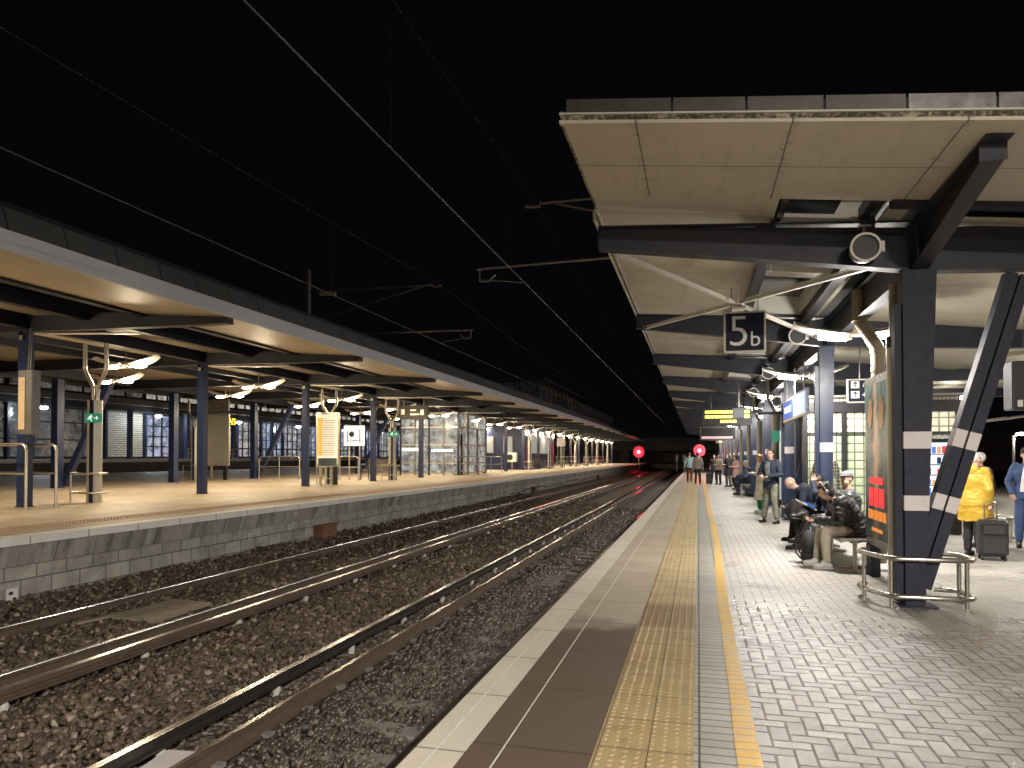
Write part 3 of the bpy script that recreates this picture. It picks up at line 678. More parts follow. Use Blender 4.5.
backpack(1.62,11.55,0,'black backpack on the ground by the white trainers',.34,.52,.24,rz=1.2)
backpack(1.72,14.0,.42,'black rucksack on the lap of the bent man in navy',.36,.42,.26,rz=1.2)
backpack(2.05,30.2,0,'dark bag on the ground under the seated woman in the dark coat',.5,.4,.3,rz=.3)
# glasses man leaning by the wall
gp=dict(STAND); gp.update(eL=(-.28,.02,1.14),wL=(-.08,.22,1.10),eR=(.28,.02,1.14),wR=(.10,.24,1.12),aL=(-.28,.20,.09),kL=(-.17,.14,.50),aR=(.16,.05,.09),_curl=.9)
person('standing man with glasses in dark jacket and olive trousers',(1.72,18.4),PI*.80,gp,c_navy,c_olive,m_skin2,h_brn,'short',toptype='jacket',face=(-.12,1,.03),shoe=m_boot,extras=openjkt,scale=1.03,hemlow=.14)
single(MB().ell((1.98,17.9,1.08),(.11,.10,.10)),'ginger_bag',M('orange_cloth',(.5,.2,.08),.8),'small orange bundle held in front of the man with glasses','bag',(1.98,17.9,1.0),smooth=True) if False else None
# woman in cream
wp=dict(PHONE)
person('standing woman with long fair hair in cream dress and green trousers',(1.76,21.6),PI*.62,dict(wp,_leg=c_green),c_creamd,c_creamd,m_skin2,h_blond,'long',toptype='shirt',bottomtype='skirt',face=(0,.9,-.2),scale=.97,shoe=m_wsh,sole=m_wsh)
# woman denim seated with dark coat
sp=dict(leanL)
person('seated white-haired woman in denim jacket with a dark coat over her lap',(2.12,31.6),LFT,dict(SIT,hed=(0,.16,1.22),nek=(0,.10,1.07)),c_denim,c_navy,m_skin2,h_wht,'short',toptype='jacket',face=(0,.9,-.3),bulk=1.1,scale=1.08,detail=False)
t=thing('folded_coat','dark navy coat draped over the lap of the white-haired woman','coat',(1.85,31.6,.6)); b=MB(); b.ell((-.02,0,.12),(.30,.32,.20)); b.ell((-.22,0,-.05),(.12,.30,.28)); ROOTLOC[t.name]=(0,0,0); me=fuse(b,.03,2,'cloth',c_navy)
crease(me,lambda c: noise.noise(c*7)*.03)
link(me,'cloth',t)
person('woman with dark hair in pink coat standing behind the seated white-haired woman',(1.80,36.5),PI*.6,dict(PHONE),c_pink,c_black,m_skin,h_blk,'bun',toptype='coat',detail=False,scale=.97)
person('person in dark coat and grey skirt waiting beside the pink coat',(1.58,40),PI*.75,dict(PHONE),c_black,c_grey,m_skin,h_brn,'long',toptype='coat',detail=False,scale=1.02)
person('person in dark top with long dark hair behind the pink coat',(2.0,41.5),PI*.8,dict(STAND),c_black,c_black,m_skin,h_blk,'long',toptype='jacket',detail=False)
person('person in beige jacket and black trousers beside the upright suitcase',(1.15,43),PI*.8,dict(PHONE),c_beige,c_black,m_skin,h_blk,'short',toptype='jacket',detail=False,scale=1.0)
person('dark clothed person beyond the beige jacket, farthest standing on the right platform',(1.05,50),PI,dict(STAND),c_black,c_black,m_skin,h_blk,'short',toptype='coat',detail=False)
walk=dict(STAND); walk.update(kL=(-.10,.10,.50),aL=(-.10,.12,.09),kR=(.10,-.02,.5),aR=(.10,-.22,.12),_curl=.9)
person('person in pale teal jacket walking away, left of the couple under the red light',(-.52,46),0,walk,c_teal,cloth('dark_red_trousers',(.10,.02,.03)),m_skin,h_brn,'short',toptype='jacket',detail=False,scale=1.08)
person('person in grey jacket walking away, right of the couple under the red light',(-.02,42.5),0,dict(walk,kL=(-.1,0,.5),aL=(-.12,-.02,.09),aR=(.12,-.02,.09)),cloth('warm_grey_jacket',(.22,.19,.17)),c_black,m_skin,h_blk,'short',toptype='jacket',detail=False,scale=1.06,bulk=1.15,sole=m_wsh)
# plaid person behind second column
def M_plaid():
    m,nt,b=_nt('plaid'); co=objco(nt); s=N(nt,'ShaderNodeSeparateXYZ'); nt.links.new(co,s.inputs[0])
    l=math_(nt,'MAXIMUM',linemask(nt,s.outputs[0],.07,.014),linemask(nt,s.outputs[2],.07,.014)); nt.links.new(mix(nt,l,(.12,.12,.10),(.6,.6,.45)),b.inputs['Base Color']); b.inputs['Roughness'].default_value=.85; return m
person('person in plaid shirt standing half hidden behind the second column',(2.62,16.3),PI*1.05,dict(STAND,sL=(-.185,0,1.41)),M_plaid(),c_black,m_skin,h_blk,'short',toptype='jacket',scale=1.04,face=(0,1,0))
# yellow raincoat
yc=dict(STAND); yc.update(eR=(.27,-.10,1.12),wR=(.24,-.02,.88),eL=(-.27,.0,1.13),wL=(-.27,.10,.90),aL=(-.12,.02,.09),aR=(.10,.12,.09),kR=(.10,.10,.5),_hdR=(0,-.2,-1),hed=(0,.05,1.60),_curl=1.5)
def hood(t,J,hp,k):
    b=MB(); b.ell((0,-.11,1.40),(.13,.06,.09)); me=fuse(b,.014,2,'hood',c_yel); link(me,'hood',t)
person('elderly white-haired person in yellow raincoat standing with back to the camera',(4.30,12.95),-.75,yc,c_yel,c_black,m_skin2,h_wht,'short',toptype='coat',face=(.25,1,-.05),extras=hood,bulk=1.22,scale=.97)
def suitcase(x,y,rz,label,w=.40,h=.56,d=.24,handle=True):
    t=thing('suitcase',label,'suitcase',(x,y,0)); t.rotation_euler=(0,0,rz); ROOTLOC[t.name]=(0,0,0)
    b=MB(); b.box(-w/2,w/2,-d/2,d/2,.06,.06+h); b.build('case',cloth('suitcase_fabric',(.02,.02,.023),.6),t,bevel=.035)
    b=MB(); b.box(-w*.42,w*.42,-d/2-.035,-d/2+.01,.10,.06+h*.52); b.build('pocket',cloth('suitcase_fabric',(.02,.02,.023)),t,bevel=.02)
    b=MB(); b.box(-w*.40,w*.40,-d/2-.025,-d/2+.01,.06+h*.60,.06+h*.9); b.build('pocket',cloth('suitcase_fabric',(.02,.02,.023)),t,bevel=.018)
    for s in(-1,1):
        for q in (-1,1):
            b=MB(); b.tube([(s*w*.38-.015,q*d*.36,.035),(s*w*.38+.015,q*d*.36,.035)],.034,12); b.build('wheel',m_black,t,smooth=True)
    if handle:
        b=MB(); b.tube([(-w*.2,d*.3,.06+h),(-w*.2,d*.3,.86),(-w*.14,d*.3,.90),(w*.14,d*.3,.90),(w*.2,d*.3,.86),(w*.2,d*.3,.06+h)],.010,8); b.build('handle',m_steel,t,smooth=True)
    b=MB(); b.tube([(-.07,0,.06+h),(-.06,0,.09+h),(.06,0,.09+h),(.07,0,.06+h)],.011,6); b.build('grip',m_black,t)
    return t
suitcase(4.42,12.6,-.12,'black fabric suitcase with raised handle beside the yellow raincoat')
suitcase(.62,42.3,0,'small dark suitcase standing upright on the platform beyond the yellow line',.36,.62,.24,handle=False)
t=thing('shopping_bag','patterned red and grey shopping bag hanging beside the yellow raincoat','bag',(3.80,13.1,.3)); ROOTLOC[t.name]=(0,0,0)
b=MB(); b.box(-.11,.11,-.05,.05,.0,.33); b.build('bag',M('floral_print',(.35,.2,.2),.6,0,.6,18,dirt=.5,dirtcol=(.2,.25,.25)),t,bevel=.02); b=MB(); b.tube([(-.06,0,.33),(-.05,0,.5),(.05,0,.5),(.06,0,.33)],.008,6); b.build('handle',m_black,t)
person('person in black standing just behind the yellow raincoat',(4.85,14.3),.6,dict(STAND),c_black,c_black,m_skin,h_wht,'short',toptype='coat',scale=.96,detail=False)
# suit man
su=dict(STAND); su.update(eL=(-.27,-.05,1.14),wL=(-.20,.10,.94),eR=(.27,-.05,1.14),wR=(.20,.10,.94),_curl=1.2)
def suit(t,J,hp,k):
    b=MB(); b.loft([(V3((0,.125,.98)),V3((1,0,0)),V3((0,1,0)),.10,.03),(V3((0,.15,1.15)),V3((1,0,0)),V3((0,1,0)),.085,.03),(V3((0,.15,1.32)),V3((1,0,0)),V3((0,1,0)),.06,.03),(V3((0,.09,1.44)),V3((1,0,0)),V3((0,1,0)),.04,.03)],12); b.v=[tuple(V3(v)*k) for v in b.v]; link(b.mesh('shirt_front',c_shirt),'shirt',t)
person('man in blue suit and dark flat cap standing at the right edge of the photo',(5.60,14.4),PI*.88,su,c_suit,c_suit,m_skin,h_blk,'short',hat=(c_black,'flat'),toptype='jacket',extras=suit,scale=1.01,bulk=.98,hemlow=.10)
person('dark silhouette of a person walking on the farthest platform',(-43,103,1.44),0,walk,c_black,c_black,m_skin,h_blk,'short',toptype='coat',detail=False,scale=1.1)
# ------------------------------------------------------------------ right platform
Y0,Y1=-12,150
def strip(name,x0,x1,z,mat,y0=Y0,y1=Y1,t=.06):
    return struct(MB().box(x0,x1,y0,y1,z-t,z).build(name,mat))
strip('platform_paving',.26,16,0,m_herr,t=.3)
strip('platform_header_paving',-.03,.26,0,m_stack,t=.3)
strip('platform_edge_slabs',-1.23,-.555,0,m_slab,t=.3)
strip('platform_coping',-1.51,-1.23,.004,m_cop,t=.14)
b=MB(); b.box(-1.395,-1.385,Y0,Y1,.0045,.0065); b.box(-1.046,-1.038,Y0,Y1,.0005,.003)
struct(b.build('platform_coping_line',M('worn_white_line',(.6,.57,.5),.6,0,.3,8,dirt=.6,dirtcol=(.2,.17,.14))))
struct(MB().box(-1.43,16,Y0,Y1,-1.2,-.3).build('platform_base',m_wall))
# buff tactile strip with real studs
b=MB(); b.box(-.555,-.03,Y0,Y1,-.05,.004)
vs=[];fs=[]
y=2.6
while y<26:
    nx=8
    seg=8 if y<9 else 5
    for i in range(nx):
        cx=-.555+.033+i*.0657
        o=len(vs)
        for r,z in ((.0165,.004),(.010,.0085)):
            for j in range(seg): a=2*PI*j/seg; vs.append((cx+r*math.cos(a),y+r*math.sin(a)*1.25,z))
        for j in range(seg): fs.append((o+j,o+(j+1)%seg,o+seg+(j+1)%seg,o+seg+j))
        fs.append(tuple(o+seg+j for j in range(seg)))
    y+=.0657
b.add(vs,fs); struct(b.build('tactile_paving',m_tact))
# yellow line, hand laid and slightly wandering
b=MB(); ys=[-12,-2,3.5,4.3,5.1,5.9,7,8.2,9.4,10.6,12,14.2,18,26,40,70,Y1]; xs=[(.195,.325),(.195,.325),(.195,.325),(.19,.315),(.2,.318),(.197,.305),(.203,.316),(.2,.32),(.21,.332),(.225,.345),(.25,.37),(.278,.398)]+[(.28,.40)]*5
vs=[]; fs=[]
for yy,(a,c) in zip(ys,xs): vs+=[(a,yy,.005),(c,yy,.005)]
for i in range(len(ys)-1): fs.append((2*i,2*i+1,2*i+3,2*i+2))
b.add(vs,fs); struct(b.build('yellow_line',m_yel))
# ------------------------------------------------------------------ left platform
XE=-8.4
struct(MB().box(-37,-10.6,Y0,125,ZL-.3,ZL).build('left_platform_paving',m_paveL))
struct(MB().box(-10.6,-9.75,Y0,125,ZL-.3,ZL).build('left_platform_paving_border',M_brick('buff_slabs',(.40,.30,.19),(.46,.35,.22),(.2,.15,.1),.4,.4,.006,'XY',.6,.5,.1,.3,staincol=(.2,.13,.08))))
b=MB(); b.box(-9.75,-9.2,Y0,125,ZL-.3,ZL+.002)
vs=[];fs=[]; y=5
while y<18:
    for i in range(8):
        cx=-9.72+i*.067; o=len(vs)
        for r,z in ((.018,ZL+.002),(.011,ZL+.008)):
            for j in range(4): a=2*PI*j/4+.4; vs.append((cx+r*math.cos(a),y+r*math.sin(a),z))
        for j in range(4): fs.append((o+j,o+(j+1)%4,o+4+(j+1)%4,o+4+j))
        fs.append(tuple(o+4+j for j in range(4)))
    y+=.067
b.add(vs,fs); struct(b.build('left_platform_tactile',m_tactL))
struct(MB().box(-9.2,-8.68,Y0,125,ZL-.3,ZL).build('left_platform_edge_slabs',M_panels('terracotta_slab',(.36,.25,.16),0,.92,.012,.6,dirt=.3)))
struct(MB().box(-8.68,XE,Y0,125,ZL-.10,ZL+.006).build('left_platform_coping',m_copL))
w=thing('platform_wall','stained grey block wall below the far platform edge facing the tracks','wall',(-8.5,0,0))
MB().prism([(-8.72,ZL-.1),(XE-.03,ZL-.1),(-8.52,ZL-.38),(-8.72,ZL-.38)],'Y',Y0,125).build('corbel',m_corbel,w)
MB().box(-8.75,-8.55,Y0,125,-.9,ZL-.38).build('blockwork',m_wall,w)
# small marks on the wall
mk=M('faded_white_marking',(.55,.53,.5),.7,0,.2,20)
text('15',.26,mk,w,face_cam(-8.53,19.1,-.1,PI/2),'number')
text('T',.2,mk,w,face_cam(-8.53,12.2,.02,PI/2),'mark'); text('W',.16,mk,w,face_cam(-8.43,13.7,.36,PI/2),'mark')
mb=MB(); mb.obox((-8.50,7.2,-.2),(.02,.16,.24)); mb.obox((-8.5,7.2,-.34),(.03,.03,.2))
sg=single(mb,'trackside_marker','m' and m_band,'small white marker plate low on the grey wall above the ballast','marker',(-8.5,7.2,-.3),bevel=.004)
b=MB(); b.box(-8.486,-8.484,7.15,7.2,-.16,-.12); b.box(-8.486,-8.484,7.2,7.25,-.24,-.2); o=b.build('symbol',m_dark); o.parent=sg; o.location=(8.5,-7.2,.3)
# rusty boxes and cable on the wall
for i,(yy,lab) in enumerate([(15.0,'rusty metal box at the foot of the wall nearest the camera'),(37,'rusty metal box low on the wall, middle one of three'),(62,'rusty metal box low on the wall, farthest of three')]):
    mb=MB(); mb.box(-8.55,-8.33,yy-.35,yy+.35,-.32,.0); mb.box(-8.56,-8.3,yy-.38,yy+.38,0,.025); mb.box(-8.34,-8.32,yy-.05,yy+.05,-.2,-.1)
    single(mb,'junction_box',M('rust_box',(.16,.07,.04),.8,0,.4,8,dirt=.4),lab,'box',(-8.45,yy,-.3),'rusty boxes along the platform wall',bevel=.006)
pts=[]
for i in range(120):
    yy=32+i*.5; pts.append((-8.5,yy,-.02-.13*abs(math.sin(yy*.8))**.7*(1 if int(yy/4)%3 else .3)))
single(MB().tube(pts,.025,6),'signal_cable',m_black,'black cable sagging in loops along the grey platform wall','cable',(-8.5,32,0))
# ------------------------------------------------------------------ ballast
prof=[(-8.56,-.25),(-8.2,-.29),(-7.9,-.40),(-7.3,-.47),(-6.3,-.52),(-5.75,-.56),(-5.2,-.56),(-4.7,-.66),(-4.1,-.80),(-3.6,-.84),(-2.9,-.90),(-2.3,-.94),(-1.4,-1.0)]
def gz(x):
    for (a,za),(c,zc) in zip(prof,prof[1:]):
        if a<=x<=c: return za+(zc-za)*(x-a)/(c-a)
    return prof[0][1] if x<prof[0][0] else prof[-1][1]
b=MB(); vs=[];fs=[]
ys=[-12,0]+[2+i*.5 for i in range(60)]+[33,36,40,46,54,64,80,100,130,170,260]
xs=np.linspace(-8.56,-1.42,40)
for yy in ys:
    for x in xs: vs.append((x,yy,gz(x)-.03+.04*noise.noise(Vector((x*1.7,yy*1.7,0)))+.02*noise.noise(Vector((x*6,yy*6,3)))))
nx=len(xs)
for i in range(len(ys)-1):
    for j in range(nx-1): fs.append((i*nx+j,i*nx+j+1,(i+1)*nx+j+1,(i+1)*nx+j))
b.add(vs,fs); struct(b.build('track_bed',m_ground,smooth=True))
struct(MB().box(-400,400,-100,600,-1.6,-1.5).build('ground',m_tar))
struct(MB().box(-42.1,-37,Y0,200,-1.4,.25).build('far_track_bed',m_ground))
def stones(n,y0,y1,smin,smax,power):
    bm=bmesh.new(); bmesh.ops.create_icosphere(bm,subdivisions=1,radius=1)
    bv=np.array([v.co[:] for v in bm.verts]); bf=np.array([[v.index for v in f.verts] for f in bm.faces]); bm.free()
    nv=len(bv); nf=len(bf)
    X=rng.uniform(-8.5,-1.6,n); t=rng.uniform(0,1,n)**power; Y=y0+(y1-y0)*t
    px=np.array([p[0] for p in prof]); pz=np.array([p[1] for p in prof]); Z=np.interp(X,px,pz)
    S=rng.uniform(smin,smax,n)*(1+.5*(Y-y0)/(y1-y0))
    keep=np.ones(n,bool)
    for rx,rw in RAILX: keep&=~((np.abs(X-rx)<rw))
    X,Y,Z,S=X[keep],Y[keep],Z[keep],S[keep]; n=len(X)
    Z=Z+rng.uniform(-.35,.5,n)*S+.03*np.sin(Y*2.1+X*3)*.5
    # quaternions
    q=rng.normal(size=(n,4)); q/=np.linalg.norm(q,axis=1)[:,None]; a,bq,c,d=q.T
    R=np.stack([1-2*(c*c+d*d),2*(bq*c-a*d),2*(bq*d+a*c),2*(bq*c+a*d),1-2*(bq*bq+d*d),2*(c*d-a*bq),2*(bq*d-a*c),2*(c*d+a*bq),1-2*(bq*bq+c*c)],1).reshape(n,3,3)
    jit=1+rng.uniform(-.42,.42,(n,nv)); V=bv[None]*jit[:,:,None]*np.stack([S*1.15,S*.85,S*.62],1)[:,None,:]
    V=np.einsum('nij,nkj->nki',R,V)+np.stack([X,Y,Z],1)[:,None,:]
    F=(bf[None]+np.arange(n)[:,None,None]*nv).reshape(-1)
    me=bpy.data.meshes.new('ballast'); me.vertices.add(n*nv); me.vertices.foreach_set('co',V.reshape(-1).astype(np.float32))
    me.loops.add(len(F)); me.loops.foreach_set('vertex_index',F.astype(np.int32))
    me.polygons.add(n*nf); me.polygons.foreach_set('loop_start',np.arange(0,len(F),3,dtype=np.int32)); me.polygons.foreach_set('loop_total',np.full(n*nf,3,dtype=np.int32))
    me.update(calc_edges=True); me.materials.append(m_ballast); return me
RL=dict(fl=(-7.65,-.33),fr=(-6.15,-.38),nl=(-3.7,-.655),nr=(-2.24,-.72))
RAILX=[(-7.65,.09),(-6.15,.09),(-3.7,.09),(-2.24,.09),(-5.72,.07),(-4.13,.07)]
for args in ((34000,3.2,13,.018,.042,1.15),(13000,13,34,.03,.05,1.3)):
    o=bpy.data.objects.new('ballast',stones(*args)); COL.objects.link(o); o['kind']='stuff'; o['label']='brown and grey track ballast stones'
# ------------------------------------------------------------------ tracks
RP=[(-.07,0),(.07,0),(.07,.012),(.012,.03),(.010,.115),(.035,.125),(.036,.155),(-.036,.155),(-.035,.125),(-.010,.115),(-.012,.03),(-.07,.012)]
def rail_mesh(x,z,prof,y1=240,top=.155):
    b=MB(); b.prism([(x+p[0],z-.16+p[1]) for p in prof],'Y',Y0,y1)
    b.prism([(x-.026,z-.005),(x+.026,z-.005),(x+.024,z+.001),(x-.024,z+.001)],'Y',Y0,y1,1)
    return b
def fasten(b,x,z,y):
    for s in(-1,1): b.obox((x+s*.085,y,z-.145),(.07,.09,.035))
def track(name,label,l,r,yvis,raised):
    t=thing(name,label,'track',(l[0],0,l[1]))
    for q in (l,r): rail_mesh(*q,RP).build('rail',[m_rust,m_railtop],t)
    k=0; sl=MB()
    for i in range(300):
        y=-3+i*.65
        if y>yvis: break
        b=MB() if (y>2.8 and k<100) else sl
        cx=(l[0]+r[0])/2; zz=(l[1]+r[1])/2-.165
        ang=math.atan2(r[1]-l[1],r[0]-l[0]); mt=Matrix.Rotation(-ang,3,'Y')
        b.obox((cx,y,zz-.06+raised),(2.5,.24,.12),mt)
        for q in (l,r): fasten(b,q[0],q[1],y)
        if b is not sl: b.build('sleeper',m_sleeper,t); k+=1
    if sl.v:
        o=sl.build('sleeper_row',m_sleeper,t); o['kind']='stuff'
    return t
track('railway_track','nearest railway track, its near rail hidden below the right platform edge',RL['nl'],RL['nr'],62,-.035)
track('railway_track','rusty railway track beside the grey block wall of the far platform',RL['fl'],RL['fr'],62,-.02)
CP=[(-.05,0),(.05,0),(.05,.018),(.018,.03),(.018,.055),(.042,.065),(.042,.115),(-.042,.115),(-.042,.065),(-.018,.055),(-.018,.03),(-.05,.018)]
def conductor(x,z,label):
    t=thing('conductor_rail',label,'conductor rail',(x,0,z))
    b=MB(); b.prism([(x+p[0],z-.115+p[1]) for p in CP],'Y',Y0,220); b.prism([(x-.037,z-.004),(x+.037,z-.004),(x+.034,z+.001),(x-.034,z+.001)],'Y',Y0,220,1)
    b.build('rail',[m_cond if x>-5 else m_rust,m_condtop],t)
    for i in range(40):
        y=4.78+i*1.6
        b=MB(); b.tube([(x,y,z-.3),(x,y,z-.22),(x,y,z-.2),(x,y,z-.16),(x,y,z-.12)],[.05,.045,.035,.045,.03],10)
        b.obox((x-.075,y,z-.075),(.05,.09,.05))
        b.build('insulator',m_ins,t,smooth=True)
conductor(-4.13,-.585,'dark conductor rail on white insulators beside the nearest track')
conductor(-5.72,-.36,'dark conductor rail beside the farther track')
mb=MB(); mb.obox((-3.93,4.6,-.75),(.26,.42,.07),Matrix.Rotation(.1,3,'Z'))
single(mb,'cover_slab',m_band,'pale square concrete slab between the conductor rail and running rail','slab',(-3.93,4.6,-.78),bevel=.012)
mb=MB(); mb.obox((-6.88,8.0,-.44),(.62,1.15,.04),Matrix.Rotation(.05,3,'Z')@Matrix.Rotation(.05,3,'Y')); mb.obox((-7.2,7.6,-.42),(.1,1.2,.03),Matrix.Rotation(-.2,3,'Z'))
single(mb,'timber_board',M('weathered_board',(.22,.18,.13),.8,0,.3,6,.3,40),'weathered flat board lying between the rails of the farther track','board',(-6.88,8,-.46),bevel=.006)
# point machine boards on near track
mb=MB()
for i in range(6): mb.obox((-2.95,13.4+i*.22,-.86),(.55,.07,.03))
mb.obox((-3.2,14,-.87),(.04,1.5,.04)); mb.obox((-2.7,14,-.87),(.04,1.5,.04))
single(mb,'track_grating',m_galv,'flat metal grating lying between the nearest rails','grating',(-2.95,13.9,-.9))
# ------------------------------------------------------------------ far platform & far features
struct(MB().box(-60,-42,Y0,190,1.2,1.44).build('far_platform',m_copL))
w=thing('far_platform_wall','dark wall below the pale edge of the farthest platform','wall',(-42.1,0,0))
MB().box(-60,-42.15,Y0,190,-1,1.2).build('face',m_dark,w)
b=thing('road_bridge','low dark bridge crossing the tracks in the distance','bridge',(-6,150,-1))
m_br=M('bridge_concrete',(.34,.28,.27),.8,0,.3,.8,dirt=.4)
MB().box(-40,60,150,158,2.9,5.3).build('deck',m_br,b)
MB().box(-40,60,149.7,150,4.9,5.6).build('parapet',m_br,b)
for x in (-15,10): MB().box(x-1,x+1,151,157,-1.2,2.9).build('pier',m_br,b)
MB().box(-40,60,162,163,-1.2,4).build('back_wall',m_br,b)
struct(MB().box(-16,-1.6,125,150,-.6,.35).build('embankment',m_ground))
for i,(x,y) in enumerate([(-3.3,118),(-1.9,104)]):
    mb=MB(); mb.tube([(x,y,-.9),(x,y,.9)],.07,8); mb.box(x-.2,x+.2,y-.05,y+.05,.9,1.9); mb.box(x-.14,x+.14,y-.07,y-.05,1.0,1.8)
    single(mb,'trackside_post',m_band,['small pale post with a plate, left of the pair at the end of the tracks','small pale post with a plate, right of the pair at the end of the tracks'][i],'post',(x,y,-.9),'pale posts at the end of the tracks')
# ------------------------------------------------------------------ light fixtures (gull wing reflectors with two lamps)
m_lensW=EM('warm_lens',(1,.84,.58),38); m_lensC=EM('cool_lens',(.93,.97,1),42)
def fixture(label,loc,lens,col,power,size=1.0,tube_=False,hang=.45,group=None,topz=None):
    t=thing('platform_lamp',label,'lamp',loc,group)
    x0,y0,z0=loc
    b=MB(); b.obox((x0,y0,z0+.10),(.22,.16,.10)); b.tube([(x0,y0,z0+.12),(x0,y0,z0+hang)],.018,8)
    b.obox((x0,y0,z0+hang),(.14,.14,.02)); b.build('housing',m_galv,t,bevel=.01)
    for s in (-1,1):
        # curved white wing reflector
        vs=[];fs=[]; nu,nv=8,6
        for th in (0,.014):
            for i in range(nu+1):
                u=i/nu; x=x0+s*(.09+u*.78*size)
                hw=(.17+.09*math.sin(min(u*1.6,1)*PI/2)-.24*max(0,u-.45)**1.3)*size
                for j in range(nv+1):
                    v=j/nv*2-1
                    vs.append((x,y0+v*hw,z0+.06+.17*u*u*size+.06*(1-v*v)+th))
        o=(nu+1)*(nv+1)
        for i in range(nu):
            for j in range(nv):
                a=i*(nv+1)+j; q=(a,a+1,a+nv+2,a+nv+1); fs.append(q); fs.append(tuple(p+o for p in q[::-1]))
        rim=[i*(nv+1) for i in range(nu+1)]+[nu*(nv+1)+j for j in range(1,nv+1)]+[i*(nv+1)+nv for i in range(nu-1,-1,-1)]+[j for j in range(nv-1,0,-1)]
        for a,c in zip(rim,rim[1:]+rim[:1]): fs.append((a,c,c+o,a+o))
        MB().add(vs,fs).build('reflector',m_refl,t,smooth=True)
        b=MB()
        if tube_: b.tube([(x0+s*.14,y0,z0+.03),(x0+s*.16,y0,z0+.03),(x0+s*.52,y0,z0+.06),(x0+s*.54,y0,z0+.065)],[.03,.05,.05,.03],12)
        else: b.ell((x0+s*.40,y0,z0+.025),(.19,.105,.045))
        b.build('lamp_lens',lens,t,smooth=True)
        b=MB(); b.obox((x0+s*.12,y0,z0+.04),(.07,.11,.07)); 
        b.build('lamp_holder',m_galv,t,bevel=.006)
        if tube_: MB().obox((x0+s*.57,y0,z0+.075),(.05,.09,.06)).build('lamp_end_cap',m_galv,t,bevel=.006)
    l=bpy.data.lights.new('lamp_light','POINT'); l.shadow_soft_size=.16; l.energy=power*.34; l.color=col
    o=bpy.data.objects.new('lamp_light',l); COL.objects.link(o); o.parent=t; o.location=(0,0,-.17)
    l=bpy.data.lights.new('lamp_light','AREA'); l.shape='RECTANGLE'; l.size=.9; l.size_y=.18; l.energy=power*.5; l.color=col
    o=bpy.data.objects.new('lamp_light',l); COL.objects.link(o); o.parent=t; o.location=(0,0,-.03)
    return t
ORD=['first','second','third','fourth','fifth','sixth','seventh','eighth','ninth','tenth','eleventh','twelfth','thirteenth','fourteenth','fifteenth','sixteenth','seventeenth','eighteenth','nineteenth','twentieth','twenty-first','twenty-second','twenty-third','twenty-fourth']
# ------------------------------------------------------------------ left canopy
LC=thing('platform_canopy','long canopy with tan soffit and grey fascia over the left platform','canopy',(-13.4,11.6,ZL))
CE=118
YL=[11.6+5.4*k for k in range(-3,20)]
YL=[y for y in YL if y<CE]
# fascia, parapet
MB().box(-8.45,-8.52,-12,CE,4.22,4.48).build('fascia',m_fascia,LC)
MB().prism([(-8.5,4.48),(-8.62,4.82),(-8.7,4.82),(-8.7,4.48)],'Y',-12,CE).build('parapet',M_panels('parapet_panels',(.11,.112,.115),0,.9,.03,.55,line=(.01,.01,.01),var=.15,dirt=.1),LC)
MB().box(-8.6,-8.72,-12,CE,4.82,4.85).build('parapet_cap',m_dark,LC)
MB().prism([(-8.52,4.24),(-10.5,4.40),(-10.5,4.43),(-8.52,4.27)],'Y',-12,CE).build('outer_soffit',m_soffL,LC)
MB().box(-22.4,-8.7,-12,CE,4.86,4.92).build('roof_deck',m_dark,LC)
MB().box(-22.4,-22.3,-12,CE,4.25,4.86).build('rear_fascia',m_dark,LC)
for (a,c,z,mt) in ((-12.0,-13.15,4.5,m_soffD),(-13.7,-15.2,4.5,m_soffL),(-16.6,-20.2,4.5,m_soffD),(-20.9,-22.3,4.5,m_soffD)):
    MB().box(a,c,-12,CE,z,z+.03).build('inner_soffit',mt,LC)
for x in (-10.5,-11.9,-15.3,-16.5):
    b=MB(); b.box(x-.05,x+.05,-12,CE,4.36,4.62); b.box(x-.09,x+.09,-12,CE,4.345,4.36); b.build('purlin',m_beam,LC)
for a,c in ((-11.8,-10.6),(-16.4,-15.4)):
    for y in YL[1:12]:
        b=MB(); b.box(a,c,y-2.6,y+2.6,4.66,4.68); b.build('skylight',M('skylight_glass',(.03,.032,.035),.12,0,.2,2) if 'skylight_glass' not in bpy.data.materials else bpy.data.materials['skylight_glass'],LC)
# longitudinal girder over each column row
for x in (-13.4,-20.6):
    b=MB(); b.box(x-.012,x+.012,-12,CE,4.26,4.60); b.box(x-.10,x+.10,-12,CE,4.245,4.262); b.build('girder',m_beam,LC)
for i,y in enumerate(YL):
    b=MB()
    b.prism([(-8.58,4.13),(-8.58,4.33),(-10.5,4.44),(-13.4,4.56),(-22.2,4.56),(-22.2,4.2),(-13.4,4.19),(-11,4.15)],'Y',y-.012,y+.012)
    for s in(1,): 
        b.prism([(-8.58,4.115),(-8.58,4.13),(-11,4.15),(-13.4,4.19),(-22.2,4.2),(-22.2,4.185),(-13.4,4.175),(-11,4.135)],'Y',y-.1,y+.1)
    b.prism([(-8.55,4.115),(-8.58,4.115),(-8.58,4.34),(-8.55,4.34)],'Y',y-.1,y+.1)
    b.build('beam',m_beam,LC)
for i,y in enumerate(YL):
    if y<5: continue
    b=MB(); x=-13.4
    b.box(x-.10,x-.085,y-.1,y+.1,ZL,4.18); b.box(x+.085,x+.10,y-.1,y+.1,ZL,4.18); b.box(x-.085,x+.085,y-.008,y+.008,ZL,4.18)
    b.box(x-.085,x+.085,y-.1,y-.09,ZL+.0,4.0); b.box(x-.12,x+.12,y-.12,y+.12,ZL,ZL+.02)
    c=b.build('column',m_blue,LC)
    MB().box(x-.07,x+.02,y-.11,y-.09,4.0,4.1).build('bracket',m_steelL,LC) if y<40 else None
